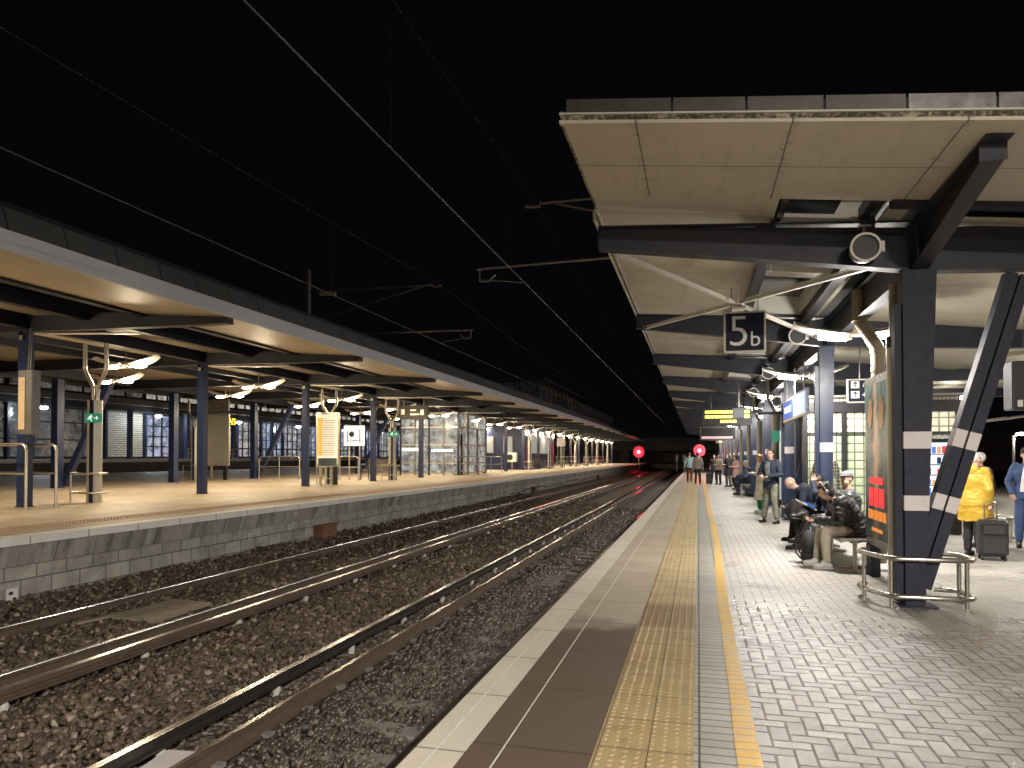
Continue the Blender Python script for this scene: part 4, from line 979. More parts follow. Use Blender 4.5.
for i in range(12):
    y=13.6+5.4*i
    if i in(4,): continue
    b=MB(); x=-20.6; b.box(x-.13,x+.13,y-.13,y+.13,ZL,4.18); b.box(x-.16,x+.16,y-.16,y+.16,ZL,ZL+.02)
    b.build('rear_column',m_blue,LC)
for i in range(1,8,2):
    y=13.6+5.4*i+.2
    b=MB(); b.bar((-20.5,y,ZL+.1),(-18.6,y,4.2),.18,.2); b.build('brace',m_blue,LC)
# underside flange / service trunking, pale lines
for i,y in enumerate(YL[2:14]):
    MB().bar((-10.9,y+.35,4.1),(-13.2,y+.02,4.13),.05,.03).build('conduit',m_steelL,LC)
for i in range(22):
    y=14.35+5.4*(i-2)
    if y>CE-2: break
    fixture(f'warm white twin lamp over the left platform, front row, {ORD[i]} along','' or (-13.5,y,3.78),m_lensW,(1,.82,.56),190 if i<9 else 330,1.0,hang=.42,group='twin lamps in the front row under the left canopy')
for i in range(9):
    y=17.8+5.4*i
    fixture(f'warm white twin lamp over the left platform, rear row, {ORD[i]} along',(-17.1,y,3.85),m_lensW,(1,.82,.56),180,1.0,hang=.6,group='twin lamps in the rear row under the left canopy')
# white clad downpipe columns with Y pipes
def pipe_column(x,y,label,lit=False,w=.22,h=2.9):
    t=thing('downpipe_column',label,'column',(x,y,ZL),'clad downpipe columns on the left platform')
    b=MB(); b.tube([(x,y,ZL),(x,y,h)],w*.72,20); b.build('cladding',m_cream,t,smooth=True)
    MB().box(x+w*.1,x+w*.5,y-w*.78,y-w*.66,ZL,h).build('stripe',m_navy,t)
    for s in(-1,1):
        b=MB(); b.tube([(x+s*.05,y,h-.05),(x+s*.06,y,h+.28),(x+s*.10,y,h+.38),(x+s*.26,y,h+.62),(x+s*.30,y,h+.72),(x+s*.3,y,4.2)],.048,12)
        b.tube([(x+s*.06,y,h+.3),(x+s*.062,y,h+.34)],.058,12); b.tube([(x+s*.3,y,h+.74),(x+s*.3,y,h+.78)],.058,12)
        b.build('downpipe',m_steelL,t,smooth=True)
    for z in (.22,.66):
        b=MB(); pts=[(x+dx,y+dy,ZL+z) for dx,dy in ((-.42,-.05),(-.40,-.26),(-.30,-.34),(.30,-.34),(.40,-.26),(.42,-.05))]
        b.tube(pts,.022,8); b.build('guard_rail',m_steelL,t,smooth=True)
    for s in (-1,1):
        b=MB(); b.tube([(x+s*.33,y-.32,ZL),(x+s*.33,y-.32,ZL+.66)],.018,8); b.build('guard_post',m_steelL,t,smooth=True)
    return t
pcs=[(-13.36,13.3,'white clad column carrying Y-shaped downpipes and a green exit sign'),
 (-13.6,24.4,'cream clad downpipe column beside the timetable panel on the left platform'),
 (-13.3,29.5,'bright cream clad column just right of the two metal benches'),
 (-13.1,38.6,'bright cream column beside the right edge of the glass lift tower'),
 (-12.9,54.8,'cream column standing in front of the blue kiosk'),(-12.6,61,'cream column just right of the blue kiosk'),
 (-12.8,68,'first cream column beyond the kiosk in the receding row'),(-12.8,76,'second cream column beyond the kiosk in the receding row'),(-12.8,84,'third cream column beyond the kiosk in the receding row'),(-12.8,93,'fourth cream column beyond the kiosk in the receding row'),(-12.8,104,'farthest cream column near the platform end')]
for x,y,l in pcs: pipe_column(x,y,l)
for x,y,l in ((-21.6,26.9,'cream clad column far back, left of the blank steel panel'),): pipe_column(x,y,l)
# exit sign with running figure
def exit_sign(x,y,z,label,w=.42):
    t=thing('exit_sign',label,'sign',(x,y,z))
    MB().box(x-w/2,x+w/2,y-.03,y+.03,z,z+w*.48).build('panel',EM('exit_green',(.05,.35,.2),.35,(.03,.2,.12)) if 'exit_green' not in bpy.data.materials else bpy.data.materials['exit_green'],t,bevel=.005)
    b=MB(); yy=y-.033; k=w/.42
    def seg(a,c,r=.010): b.tube([(x+a[0]*k,yy,z+a[1]*k),(x+c[0]*k,yy,z+c[1]*k)],r*k,6)
    b.ell((x-.03*k,yy,z+.165*k),(.017*k,.004,.017*k))
    seg((-.035,.145),(-.06,.09),.014); seg((-.06,.09),(-.02,.06)); seg((-.02,.06),(-.03,.025)); seg((-.06,.09),(-.10,.07)); seg((-.10,.07),(-.13,.08)); seg((-.035,.14),(.0,.115)); seg((-.04,.14),(-.085,.13)); seg((-.085,.13),(-.10,.105))
    seg((.04,.10),(.15,.10),.009); seg((.15,.10),(.11,.135),.009); seg((.15,.10),(.11,.065),.009)
    b.build('symbol',EM('exit_white',(.8,1,.9),.7),t)
exit_sign(-13.2,13.1,2.38,'green exit sign with running figure and arrow on the white clad column')
exit_sign(-13.1,29.2,2.5,'small green exit sign on the cream column by the benches',.5)
# ------------------------------------------------------------------ railings on the left platform
def hoop_rail(x0,y0,x1,y1,label,n=2,h=1.05,mat=None,nm='guard_railing'):
    t=thing(nm,label,'railing',(x0,y0,ZL)); mat=mat or m_steelL
    d=Vector((x1-x0,y1-y0,0)); L=d.length; d.normalize(); r=.12
    A=Vector((x0,y0,ZL)); B=Vector((x1,y1,ZL))
    pts=[A,A+Vector((0,0,h-r)),A+Vector((0,0,h-r*.3))+d*r*.3,A+Vector((0,0,h))+d*r,B+Vector((0,0,h))-d*r,B+Vector((0,0,h-r*.3))-d*r*.3,B+Vector((0,0,h-r)),B]
    MB().tube(pts,.028,10).build('top_rail',mat,t,smooth=True)
    MB().tube([A+Vector((0,0,h*.55)),B+Vector((0,0,h*.55))],.02,8).build('mid_rail',mat,t,smooth=True)
    for i in range(1,n): 
        p=A.lerp(B,i/n); MB().tube([p,p+Vector((0,0,h))],.022,8).build('post',mat,t,smooth=True)
    b=MB()
    for p in (A,B): b.tube([p,p+Vector((0,0,.012))],.07,12)
    b.build('base_plate',mat,t)
hoop_rail(-15.2,11.2,-12.62,10.95,'steel hoop railing at the left edge of the photo, nearer of two',h=1.28)
hoop_rail(-14.9,11.9,-12.6,11.6,'steel hoop railing at the left edge of the photo, farther of two',h=1.28)
hoop_rail(-19.9,29.2,-17.9,29.4,'steel hoop railing behind the blue columns left of the timetable panel',2)
hoop_rail(-16.3,28.6,-14.6,28.8,'steel hoop railing under the small square poster',2)
hoop_rail(-12.9,36.5,-12.2,44,'steel railing along the foot of the glass lift tower',4)
hoop_rail(-12.2,62,-12.0,72,'steel railing between the far cream columns on the left platform',4)
hoop_rail(-11.9,76,-11.8,92,'farthest steel railing on the left platform near its end',5)
# electrical box on the first column
t=thing('control_cabinet','grey electrical cabinet with cream front fixed to the nearest blue column','cabinet',(-13.15,11.45,2.05))
MB().box(-13.26,-12.9,11.3,11.5,2.05,3.35).build('case',m_galv,t,bevel=.01); MB().box(-13.22,-13.06,11.28,11.3,2.15,3.2).build('front_plate',M('cream_card',(.6,.46,.28),.5),t)
MB().tube([(-13.1,11.4,3.35),(-13.05,11.4,4.2)],.03,8).build('cable',m_black,t)
# ------------------------------------------------------------------ poster panels left platform
m_poster=M('timetable_blank',(.5,.5,.5))
def panel(x,y,rz,w,z0,z1,face,label,cat='panel',name='timetable_display',frame=None,two_leg=True,group=None,faceparts=None):
    t=thing(name,label,cat,(x,y,ZL if x<-6 else 0),group); Rz=Matrix.Rotation(rz,3,'Z'); bz=ZL if x<-6 else 0
    def P(a,bb,c): v=Rz@Vector((a,bb,0)); return (x+v.x,y+v.y,c)
    b=MB(); b.obox(P(0,0,(z0+z1)/2),(w,.12,z1-z0),Rz); b.build('casing',frame or m_steelL,t,bevel=.015)
    b=MB(); b.obox(P(0,-.062,(z0+z1)/2),(w-.12,.01,z1-z0-.16),Rz); b.build('poster',face,t)
    if faceparts: faceparts(t,P,Rz)
    b=MB(); b.obox(P(-w*.32,0,(bz+z0)/2),(.08,.08,z0-bz),Rz); b.build('leg',m_steelL,t)
    b=MB(); b.obox(P(w*.32,0,(bz+z0)/2),(.16,.1,z0-bz),Rz); b.build('leg',m_dark,t)
    return t
def tt(t,P,Rz):
    b=MB()
    for k in range(16):
        b.obox(P(.05,-.069,2.95-k*.085),(.42,.002,.022),Rz)
    b.build('printed_rows',M('print_rows',(.30,.2,.12),.5),t)
    b=MB(); b.obox(P(-.28,-.0685,2.35),(.2,.003,1.4),Rz); b.build('poster_band',EM('amber_band',(1,.55,.15),.55,(.7,.4,.1)),t)
    b=MB(); b.obox(P(0,-.0685,1.42),(.7,.003,.28),Rz); b.build('poster_foot',M('slate_print',(.1,.14,.18),.4),t)
panel(-13.25,23.7,.25,.86,1.25,3.25,EM('timetable_lit',(1,.86,.62),.62,(.7,.65,.5)),'tall lit timetable panel with amber band between blue columns',faceparts=tt)
panel(-20.9,27.6,.2,1.0,1.2,3.55,M('blank_panel',(.42,.40,.36),.3,.4,.1,2),'tall blank grey steel panel left of the third blue column',name='blank_panel')
t=thing('poster_stand','small square white poster with dark drawing on posts behind the railing','poster',(-14.9,28.9,ZL))
b=MB(); b.box(-15.35,-14.35,28.85,28.92,2.1,3.0); b.build('board',EM('white_poster',(1,.95,.88),.75),t,bevel=.01)
b=MB(); b.ell((-14.95,28.83,2.62),(.13,.02,.13)); b.tube([(-15.15,28.83,2.3),(-15.15,28.83,2.75)],.02,6); b.tube([(-14.55,28.83,2.25),(-14.55,28.83,2.8),(-14.7,28.83,2.8)],.02,6); b.tube([(-15.2,28.83,2.3),(-14.6,28.83,2.35)],.018,6); b.build('drawing',m_dark,t)
for x in(-15.1,-14.6): MB().tube([(x,28.9,ZL),(x,28.9,2.1)],.03,8).build('post',m_steelL,t)
# benches on left platform
def bench_arm(x,y,rz,label,z=ZL,L=1.5):
    t=thing('metal_bench',label,'bench',(x,y,z)); R_=Matrix.Rotation(rz,3,'Z')
    def P(a,b_,c): v=R_@Vector((a,b_,0)); return (x+v.x,y+v.y,z+c)
    b=MB()
    for i in range(8): b.bar(P(-L/2,-.22+.055*i,.45),P(L/2,-.22+.055*i,.45),.03,.02)
    b.build('seat',m_steelL,t)
    b=MB()
    for i in range(7): b.bar(P(-L/2,.24+.012*i,.52+.06*i),P(L/2,.24+.012*i,.52+.06*i),.02,.03)
    b.build('backrest',m_steelL,t)
    for s in(-1,1):
        b=MB(); b.tube([P(s*L/2,-.3,0),P(s*L/2,-.3,.62),P(s*L/2,-.25,.68),P(s*L/2,.2,.68),P(s*L/2,.28,.62),P(s*L/2,.3,0)],.025,8); b.build('side_frame',m_navy,t,smooth=True)
bench_arm(-14.0,29.6,-.15,'metal slatted bench beside the bright cream column on the left platform')
bench_arm(-12.9,58.5,1.4,'metal slatted bench in front of the blue kiosk',L=1.8)
# hanging dark signs (left)
def hang_sign(x,y,z,w,h,label,lines,top=4.2,mat=None):
    t=thing('hanging_sign',label,'sign',(x,y,z))
    MB().box(x-w/2,x+w/2,y-.06,y+.06,z,z+h).build('board',mat or m_black,t,bevel=.01)
    for s in(-.35,.35): MB().tube([(x+s*w,y,z+h),(x+s*w,y,top)],.018,8).build('hanger',m_steelL,t)
    b=MB()
    for (a,c,l,hh) in lines: b.box(x+a*w,x+(a+l)*w,y-.064,y-.06,z+c*h,z+(c+hh)*h)
    b.build('pictogram',m_steelL,t)
m_signbr=M('brown_grey_sign',(.10,.085,.075),.4)
hang_sign(-12.05,29,3.25,1.35,.6,'dark hanging sign in front of the glass lift tower',[(-.42,.35,.12,.4),(-.1,.6,.2,.12),(-.1,.3,.3,.12),(.25,.3,.12,.4)],mat=m_signbr)
hang_sign(-20.2,26.5,3.6,1.3,.5,'dark hanging sign above the blank steel panel',[(-.3,.6,.3,.12),(-.3,.3,.45,.12)],top=4.5,mat=m_signbr)
# glass lift tower
t=thing('lift_tower','glass lift tower with steel frame and pale green bands on the left platform','lift tower',(-14.7,40.5,ZL))
x0,x1,y0,y1=-16.6,-13.1,38.0,43.5
mg=M_windows('lift_glass_glow',((.62,.60,.52),(.80,.78,.70),(.9,.75,.5)),.75,(.62,.55),'XZ',3); mg2=M_windows('lift_glass_glow_side',((.6,.58,.5),(.8,.78,.70),(.9,.75,.5)),.75,(.62,.55),'YZ',5)
MB().box(x0+.05,x1-.05,y0+.05,y0+.08,ZL+.1,4.15).build('front_glass',mg,t); MB().box(x1-.08,x1-.05,y0+.1,y1,ZL+.1,4.15).build('side_glass',mg2,t)
for i in range(5):
    x=x0+(x1-x0)*i/4; MB().box(x-.05,x+.05,y0-.02,y0+.1,ZL,4.2).build('mullion',m_navy if i in(0,2,4) else m_galv,t)
for i in range(1,4): 
    y=y0+(y1-y0)*i/3; MB().box(x1-.05,x1+.03,y-.05,y+.05,ZL,4.2).build('mullion',m_galv,t)
for z in (ZL+.1,1.25,2.3,3.3,4.1):
    b=MB(); b.box(x0,x1,y0-.015,y0+.06,z-.04,z+.04); b.box(x1-.06,x1+.015,y0,y1,z-.04,z+.04); b.build('transom',m_steelL,t)
mgb=EM('pale_green_band',(.75,1,.78),1.1)
MB().box(x0+.1,x0+1.35,y0-.03,y0+.02,1.95,2.12).build('light_band',mgb,t); MB().box(x0+1.9,x1-.3,y0-.03,y0+.02,1.9,2.05).build('light_band',mgb,t)
# blue kiosk
t=thing('platform_kiosk','dark blue kiosk building with two grey windows on the left platform','kiosk',(-14,57,ZL))
MB().box(-17.5,-13.6,56,68,ZL,4.1).build('walls',m_blue,t)
for x in(-16.6,-15.0):
    f=MB().box(x-.4,x+.4,55.94,56,1.9,3.3).build('window',m_galv,t); o=MB().box(x-.34,x+.34,55.92,55.95,1.96,3.24).build('pane',EM('pane_grey_glow',(.7,.75,.68),.25,(.2,.2,.2)) if 'pane_grey_glow' not in bpy.data.materials else bpy.data.materials['pane_grey_glow'],f); 
MB().box(-13.62,-13.55,58,66,1.9,3.3).build('side_window',bpy.data.materials['pane_grey_glow'],t)
MB().box(-17.6,-13.5,55.9,68.1,4.1,4.18).build('roof',m_dark,t)
t=thing('air_conditioner','white outdoor air conditioning unit with round fan before the blue kiosk','air conditioner',(-14.3,54.6,1.2))
MB().box(-14.75,-13.9,54.4,54.8,1.2,1.95).build('case',m_white,t,bevel=.03)
b=MB(); b.tube([(-14.42,54.38,1.58),(-14.42,54.41,1.58)],.24,20); b.build('fan_grille',m_dark,t); MB().tube([(-14.3,54.6,ZL),(-14.3,54.6,1.2)],.05,8).build('stand',m_steelL,t)
t=thing('poster_board','small pale square notice board on thin posts beyond the kiosk','notice board',(-12.5,66,ZL))
MB().box(-12.9,-12.1,66,66.05,2.6,3.4).build('board',m_band,t); 
for x in(-12.8,-12.2): MB().tube([(x,66,ZL),(x,66,2.6)],.03,8).build('post',m_steelL,t)
# platform end ramp, lit white
single(MB().prism([(-9.6,.6),(-8.5,.6),(-8.3,.5),(-8.3,-.6),(-9.6,-.6)],'Y',120,129),'platform_ramp_wall',m_cop,'pale ramp wall at the end of the left platform under the red signal','ramp wall',(-9,120,0))
# ------------------------------------------------------------------ signals
m_red=EM('signal_red',(1,.02,.05),60,(.3,0,0)); m_sighalo=M('signal_halo',(.16,.10,.10),.6)
def signal(x,y,zg,z,r,label,power):
    t=thing('railway_signal',label,'signal',(x,y,zg))
    MB().tube([(x,y+.15,zg),(x,y+.15,z-.5)],.07,10).build('post',m_galv,t)
    b=MB(); pts=[]; 
    for k in range(20): a=2*PI*k/20; pts.append((x+math.cos(a)*r*3.3,z+math.sin(a)*r*3.5))
    b.prism(pts,'Y',y,y+.08); b.build('halo_disc',m_sighalo,t)  # oversized disc added to catch the red light, standing in for the lens halo
    b=MB(); b.tube([(x,y-.02,z),(x,y+.02,z)],r,16); b.build('red_lens',m_red,t)
    b=MB(); b.tube([(x+math.cos(a)*r*1.25,y-.12,z+math.sin(a)*r*1.25) for a in [PI*i/10 for i in range(11)]],.015,6); b.build('hood',m_dark,t)
    l=bpy.data.lights.new('signal_light','POINT'); l.energy=power; l.color=(1,.02,.06); l.shadow_soft_size=.2
    o=bpy.data.objects.new('signal_light',l); COL.objects.link(o); o.parent=t; o.location=(0,-.3,z-zg)
signal(-8.05,101,-.2,2.31,.24,'red signal glowing at the end of the left platform',260)
signal(.12,62,0,2.15,.15,'red signal glowing behind the couple far down the right platform',110)
# ------------------------------------------------------------------ station building behind the far platform
FB=thing('station_building','long two-storey station building with gridded glass front behind the left platform','building',(-46,60,1.44))
KW=dict(pale=M_windows('pale_panes',((.34,.32,.27),(.44,.41,.35),(.6,.5,.35)),.30,(1.3,1.2),'YZ',1),
 blue=M_windows('blue_lit_panes',((.35,.42,.62),(.6,.66,.85),(.75,.8,1)),.85,(.9,.8),'YZ',2),
 lit=M_windows('bright_panes',((.42,.42,.46),(.75,.73,.70),(1,.78,.45)),.85,(.7,.55),'YZ',4),
 shut=M_brick('roller_shutter',(.4,.38,.3),(.52,.48,.38),(.05,.05,.04),.3,.18,.03,'YZ',.5,.5,.3,.2),
 up=M_windows('upper_bright',((.8,.74,.6),(1,.93,.8),(.45,.38,.28)),.75,(1.1,1.3),'YZ',8))
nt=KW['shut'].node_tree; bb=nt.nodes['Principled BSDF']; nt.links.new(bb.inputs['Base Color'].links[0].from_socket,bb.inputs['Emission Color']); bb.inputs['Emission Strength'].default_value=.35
MB().box(-52,-46.3,20,150,1.44,9.9).build('walls',m_dark,FB)
m_slabc=M('deck_concrete',(.26,.24,.21),.7,0,.15,1,dirt=.4)
MB().box(-46.3,-44.6,20,150,5.85,6.35).build('balcony_slab',m_slabc,FB)
MB().box(-46.3,-44.9,20,150,5.35,5.85).build('balcony_soffit',m_dark,FB)
MB().box(-54,-43.5,20,150,9.9,10.3).build('roof',m_dark,FB)
kinds=['pale','pale','pale','pale','pale','shut','blue','dark','lit','lit','blue','lit','blue','lit','lit','lit','blue','lit','lit','blue','lit','lit','lit']
for i,k in enumerate(kinds):
    y0=26+i*4.2; y1=y0+4.0
    if k!='dark':
        f=MB().box(-46.32,-46.2,y0,y1,1.6,5.3).build('window',KW[k],FB)
        b=MB(); n=2 if k=='pale' else 4
        if k!='shut':
            for j in range(n+1): yy=y0+(y1-y0)*j/n; b.box(-46.2,-46.1,yy-.06,yy+.06,1.5,5.4)
            for z in ((1.6,2.9,4.2,5.3) if k=='pale' else (1.6,2.5,3.4,4.3,5.3)): b.box(-46.2,-46.12,y0,y1,z-.05,z+.05)
            b.build('frame',m_dark,f)
    MB().box(-46.15,-45.9,y1,y1+.2,1.44,5.4).build('pillar',m_navy,FB)
    kk='pale' if i<6 else 'up'
    f=MB().box(-46.32,-46.2,y0,y1,6.4,9.8).build('window',KW[kk],FB); b=MB(); n=2 if i<6 else 3
    for j in range(n+1): yy=y0+(y1-y0)*j/n; b.box(-46.2,-46.1,yy-.07,yy+.07,6.4,9.8)
    for z in (7.5,8.7): b.box(-46.2,-46.12,y0,y1,z-.06,z+.06)
    b.build('frame',m_dark,f)
MB().box(-44.72,-44.66,20,150,6.35,6.5).build('balcony_upstand',m_dark,FB)
b=MB()
for z in (6.9,7.3): b.tube([(-44.7,20,z),(-44.7,150,z)],.03,6)
b.build('balcony_rail',m_galv,FB)
for i in range(14):
    y=34+i*6.5
    t=thing('far_platform_column',f'dark blue column on the farthest platform, {ORD[i]} from the left','column',(-43.8,y,1.44),'columns on the farthest platform')
    MB().box(-43.95,-43.65,y-.15,y+.15,1.44,5.3).build('shaft',m_blue,t); MB().box(-44.05,-43.55,y-.25,y+.25,5.3,5.4).build('cap',m_dark,t)
for i in range(7):
    y=40+i*11
    t=thing('bulkhead_lamp',f'cool white lamp under the balcony of the station building, {ORD[i]} from the left','lamp',(-44.6,y,5.1),'lamps under the station balcony')
    MB().ell((-44.6,y,5.08),(.28,.28,.13)).build('lens',EM('bulkhead_lens',(.85,.92,1),26) if 'bulkhead_lens' not in bpy.data.materials else bpy.data.materials['bulkhead_lens'],t,smooth=True); MB().box(-44.8,-44.4,y-.2,y+.2,5.15,5.34).build('case',m_galv,t)
    l=bpy.data.lights.new('lamp_light','POINT'); l.energy=220; l.color=(.85,.92,1); l.shadow_soft_size=.25
    o=bpy.data.objects.new('lamp_light',l); COL.objects.link(o); o.parent=t; o.location=(0,0,-.35)
t=thing('far_platform_railing','pale railing along the edge of the farthest platform','railing',(-42.4,60,1.44))
b=MB()
for z in (1.9,2.35): b.tube([(-42.4,52,z),(-42.4,110,z)],.03,6)
b.build('rails',m_steelL,t)
for i in range(20): MB().tube([(-42.4,52+i*3,1.44),(-42.4,52+i*3,2.35)],.03,6).build('post',m_steelL,t)
# departure board far platform
m_led=EM('led_amber',(1,.62,.03),3.2)
t=thing('far_departure_board','small orange departure board glowing above the farthest platform','departure board',(-43,57.7,4.6))
MB().box(-43.1,-42.9,56.3,59.2,4.6,5.35).build('case',m_black,t)
b=MB()
for r in range(3):
    yy=56.5
    while yy<58.9:
        l=random.uniform(.15,.6); b.box(-42.9,-42.88,yy,min(yy+l,59.1),4.68+r*.22,4.82+r*.22); yy+=l+random.uniform(.1,.35)
b.build('led_rows',m_led,t)
# concourse block far away above the left canopy
t=thing('concourse_block','dark concourse building with curved roof rising behind the left canopy','building',(-18,70,ZL))
m_cb=M('concourse_dark',(.05,.05,.055),.5,0,.3,.5); m_cbf=M('concourse_frame',(.10,.095,.09),.5,0,.2,1)
MB().box(-24,-13,58,112,4.95,8.0).build('walls',m_cb,t)
MB().prism([(-25,8.0),(-12.2,8.0),(-12.2,8.15),(-14.5,8.55),(-18,8.75),(-22,8.6),(-25,8.2)],'Y',57,113).build('roof',m_cb,t)
MB().box(-12.18,-12.1,57,113,7.98,8.14).build('roof_edge',m_cbf,t)
for i in range(26): MB().box(-12.97,-12.85,58+i*2.15,58.1+i*2.15,4.95,8).build('mullion',m_cbf,t)
MB().box(-12.95,-12.8,58,112,6.1,6.2).build('rail',m_cbf,t)
MB().box(-13.0,-12.98,58.2,111.8,5.0,7.9).build('window',M_windows('added_concourse_glow',((.5,.45,.38),(.9,.8,.65),(.2,.2,.25)),.018,(2.15,1.2),'YZ',11),t)  # faint glow added to the glazing so the dark block shows
MB().box(-24,-13,57.96,58,5.0,7.9).build('end_glow_window',M_windows('added_concourse_glow_end',((.5,.45,.38),(.9,.8,.65),(.2,.2,.25)),.016,(1.3,1.2),'XZ',12),t)  # same added glow on the end face
for i in range(9): MB().box(-23+i*1.2,-22.9+i*1.2,57.9,57.96,4.95,8).build('mullion',m_cbf,t)
MB().box(-17,-14,60,60.3,7.0,7.6).build('lit_panel',EM('dim_panel',(1,.8,.6),.12,(.2,.2,.2)),t)
# ------------------------------------------------------------------ right canopy
CX,CY=2.3,8.5
RC=thing('platform_canopy','canopy with pale panelled soffit and mossy edge over the right platform','canopy',(CX,CY,0))
def zs(x):
    return 4.52-.112*(x+1.13) if x<6 else 4.52-.112*7.13
YR=[8.5+5.4*k for k in range(14)]; YE=YR[-1]+2
XR=9.6; XO=-1.13
def slopebox(b,x0,x1,y0,y1,dz0,dz1,m=0):
    v=[(x,y,zs(x)+d) for d in(dz0,dz1) for y in(y0,y1) for x in(x0,x1)]
    b.add(v,[(0,2,3,1),(4,5,7,6),(0,1,5,4),(2,6,7,3),(0,4,6,2),(1,3,7,5)],m)
def sbox(name,mat,*a):
    b=MB(); slopebox(b,*a); return b.build(name,mat,RC)
YF=6.1
sbox('front_soffit',m_soffF,XO,6,YF,7.85,0,.03)
sbox('side_soffit',m_soffR,XO,.84,7.85,YE,0,.03)
# side edge gutter & mossy front fascia
def M_moss(name):
    m,nt,b=_nt(name); co=objco(nt)
    s=N(nt,'ShaderNodeSeparateXYZ'); nt.links.new(co,s.inputs[0])
    g=math_(nt,'MULTIPLY_ADD',noise_(nt,co,30,6,.75),.9,math_(nt,'MULTIPLY',noise_(nt,co,5,5,.7),.6))
    f=ramp(nt,g,.66,.82)
    c=mix(nt,f,(.46,.41,.32),mix(nt,ramp(nt,noise_(nt,co,60,3),.3,.7),(.025,.026,.012),(.11,.095,.045)))
    nt.links.new(c,b.inputs['Base Color']); b.inputs['Roughness'].default_value=.8; bump(nt,b,f,.8,.01); return m
m_moss=M_moss('mossy_fascia')
sbox('fascia_lip',m_soffF,XO-.03,6,YF-.05,YF,-.012,.016)
sbox('front_fascia',m_moss,XO-.02,6,YF-.025,YF,.016,.07)
sbox('fascia_cap',m_white,XO-.03,6,YF-.045,YF+.02,.07,.084)
sbox('side_fascia',m_moss,XO-.025,XO,YF,8.3,.0,.12)
sbox('side_trim',m_white,XO-.03,XO,8.3,YE,-.02,.12); sbox('side_gutter',m_soffR,XO-.10,XO-.06,8.6,YE,-.03,.10)
# parapet panels
n=0; x=XO+.02
m_par=M('parapet_zinc',(.16,.145,.13),.4,.6,.2,2,dirt=.5,dirtcol=(.30,.28,.25)); m_parb=M('parapet_zinc_shiny',(.42,.40,.38),.3,.8,.25,3,dirt=.3,dirtcol=(.1,.09,.08))
wds=[.92,.60,.60,.60,.62,.65,.65,.65,.65,.65,.65]
for i,w in enumerate(wds):
    b=MB(); slopebox(b,x,x+w-.02,YF+.025,YF+.05,.084,.235); b.build('parapet_panel',m_parb if i>=4 else m_par,RC); x+=w
    MB().box(x-.02,x,YF+.04,YF+.06,zs(x)+.084,zs(x)+.215).build('parapet_joint',m_dark,RC)
sbox('roof_deck',m_dark,XO-.02,6,YF+.13,7.95,.10,.12)
sbox('roof_deck',m_dark,XO-.02,6,7.95,YE,.34,.37)
MB().box(6,XR+2,YF+.1,YE,zs(6)+.34,zs(6)+.37).build('roof_deck',m_dark,RC)
sbox('roof_side',m_dark,XO-.02,XO+.02,7.95,YE,.12,.34)
# soffits right of the girder, with strips
MB().box(6,XR,YF,YE,zs(6),zs(6)+.03).build('far_soffit',m_soffR,RC)
MB().box(6,XR,YF-.05,YF,zs(6)-.01,zs(6)+.13).build('far_fascia',m_moss,RC)
sbox('inner_soffit',m_soffR,2.5,6,8.3,YE,-.02,.01)
sbox('strip_soffit',m_soffR,1.92,2.12,7.85,YE,.0,.03)
m_skg=M('skylight_glass_dark',(.02,.022,.025),.08,0,.2,2)
sbox('skylight',m_skg,.86,1.9,7.85,YE,.30,.32)
for i,y in enumerate(YR[:10]):
    b=MB()
    for (x0,x1,y0,y1) in ((.90,.94,y+.1,y+5.3),(1.78,1.82,y+.1,y+5.3),(.9,1.8,y+.1,y+.16),(.9,1.8,y+5.2,y+5.28),(.9,1.8,y+1.2,y+1.24),(.9,1.8,y+2.3,y+2.6)): slopebox(b,x0,x1,y0,y1,.0,.30)
    b.build('skylight_frame',m_refl,RC)
b=MB(); slopebox(b,.90,1.45,7.95,8.35,.02,.04); b.build('front_skylight_glass',m_skg,RC)
b=MB(); slopebox(b,.86,.93,7.85,8.4,-.02,.1); slopebox(b,1.7,1.78,7.85,8.4,-.02,.1); b.build('skylight_frame',m_dark,RC)
for x in (.84,1.86): 
    b=MB(); slopebox(b,x-.03,x+.03,8.5,YE,-.16,.1); slopebox(b,x-.07,x+.07,8.5,YE,-.175,-.16); b.build('purlin',m_beam,RC)
b=MB(); slopebox(b,1.9,6,7.8,7.95,-.05,.1); b.build('cross_purlin',m_beam,RC)
# cantilever beams
for i,y in enumerate(YR):
    b=MB(); prof=[(XO,4.10),(XO,4.36),(2.3,4.08),(5.6,3.9),(5.6,3.46),(2.3,3.61),(.6,3.86)]
    b.prism(prof,'Y',y-.012,y+.012)
    b.prism([(XO,4.085),(XO,4.10),(.6,3.86),(2.3,3.61),(5.6,3.46),(5.6,3.445),(2.3,3.595),(.6,3.845)],'Y',y-.085,y+.085)
    b.prism([(XO,4.34),(XO,4.36),(5.6,3.92),(5.6,3.90)],'Y',y-.085,y+.085)
    b.box(XO-.012,XO,y-.085,y+.085,4.085,4.36)
    b.prism([(5.6,3.46),(5.6,3.9),(XR,3.9),(XR,3.46)],'Y',y-.012,y+.012)
    b.prism([(5.6,3.445),(5.6,3.46),(XR,3.46),(XR,3.445)],'Y',y-.085,y+.085)
    b.build('beam',m_beam,RC)
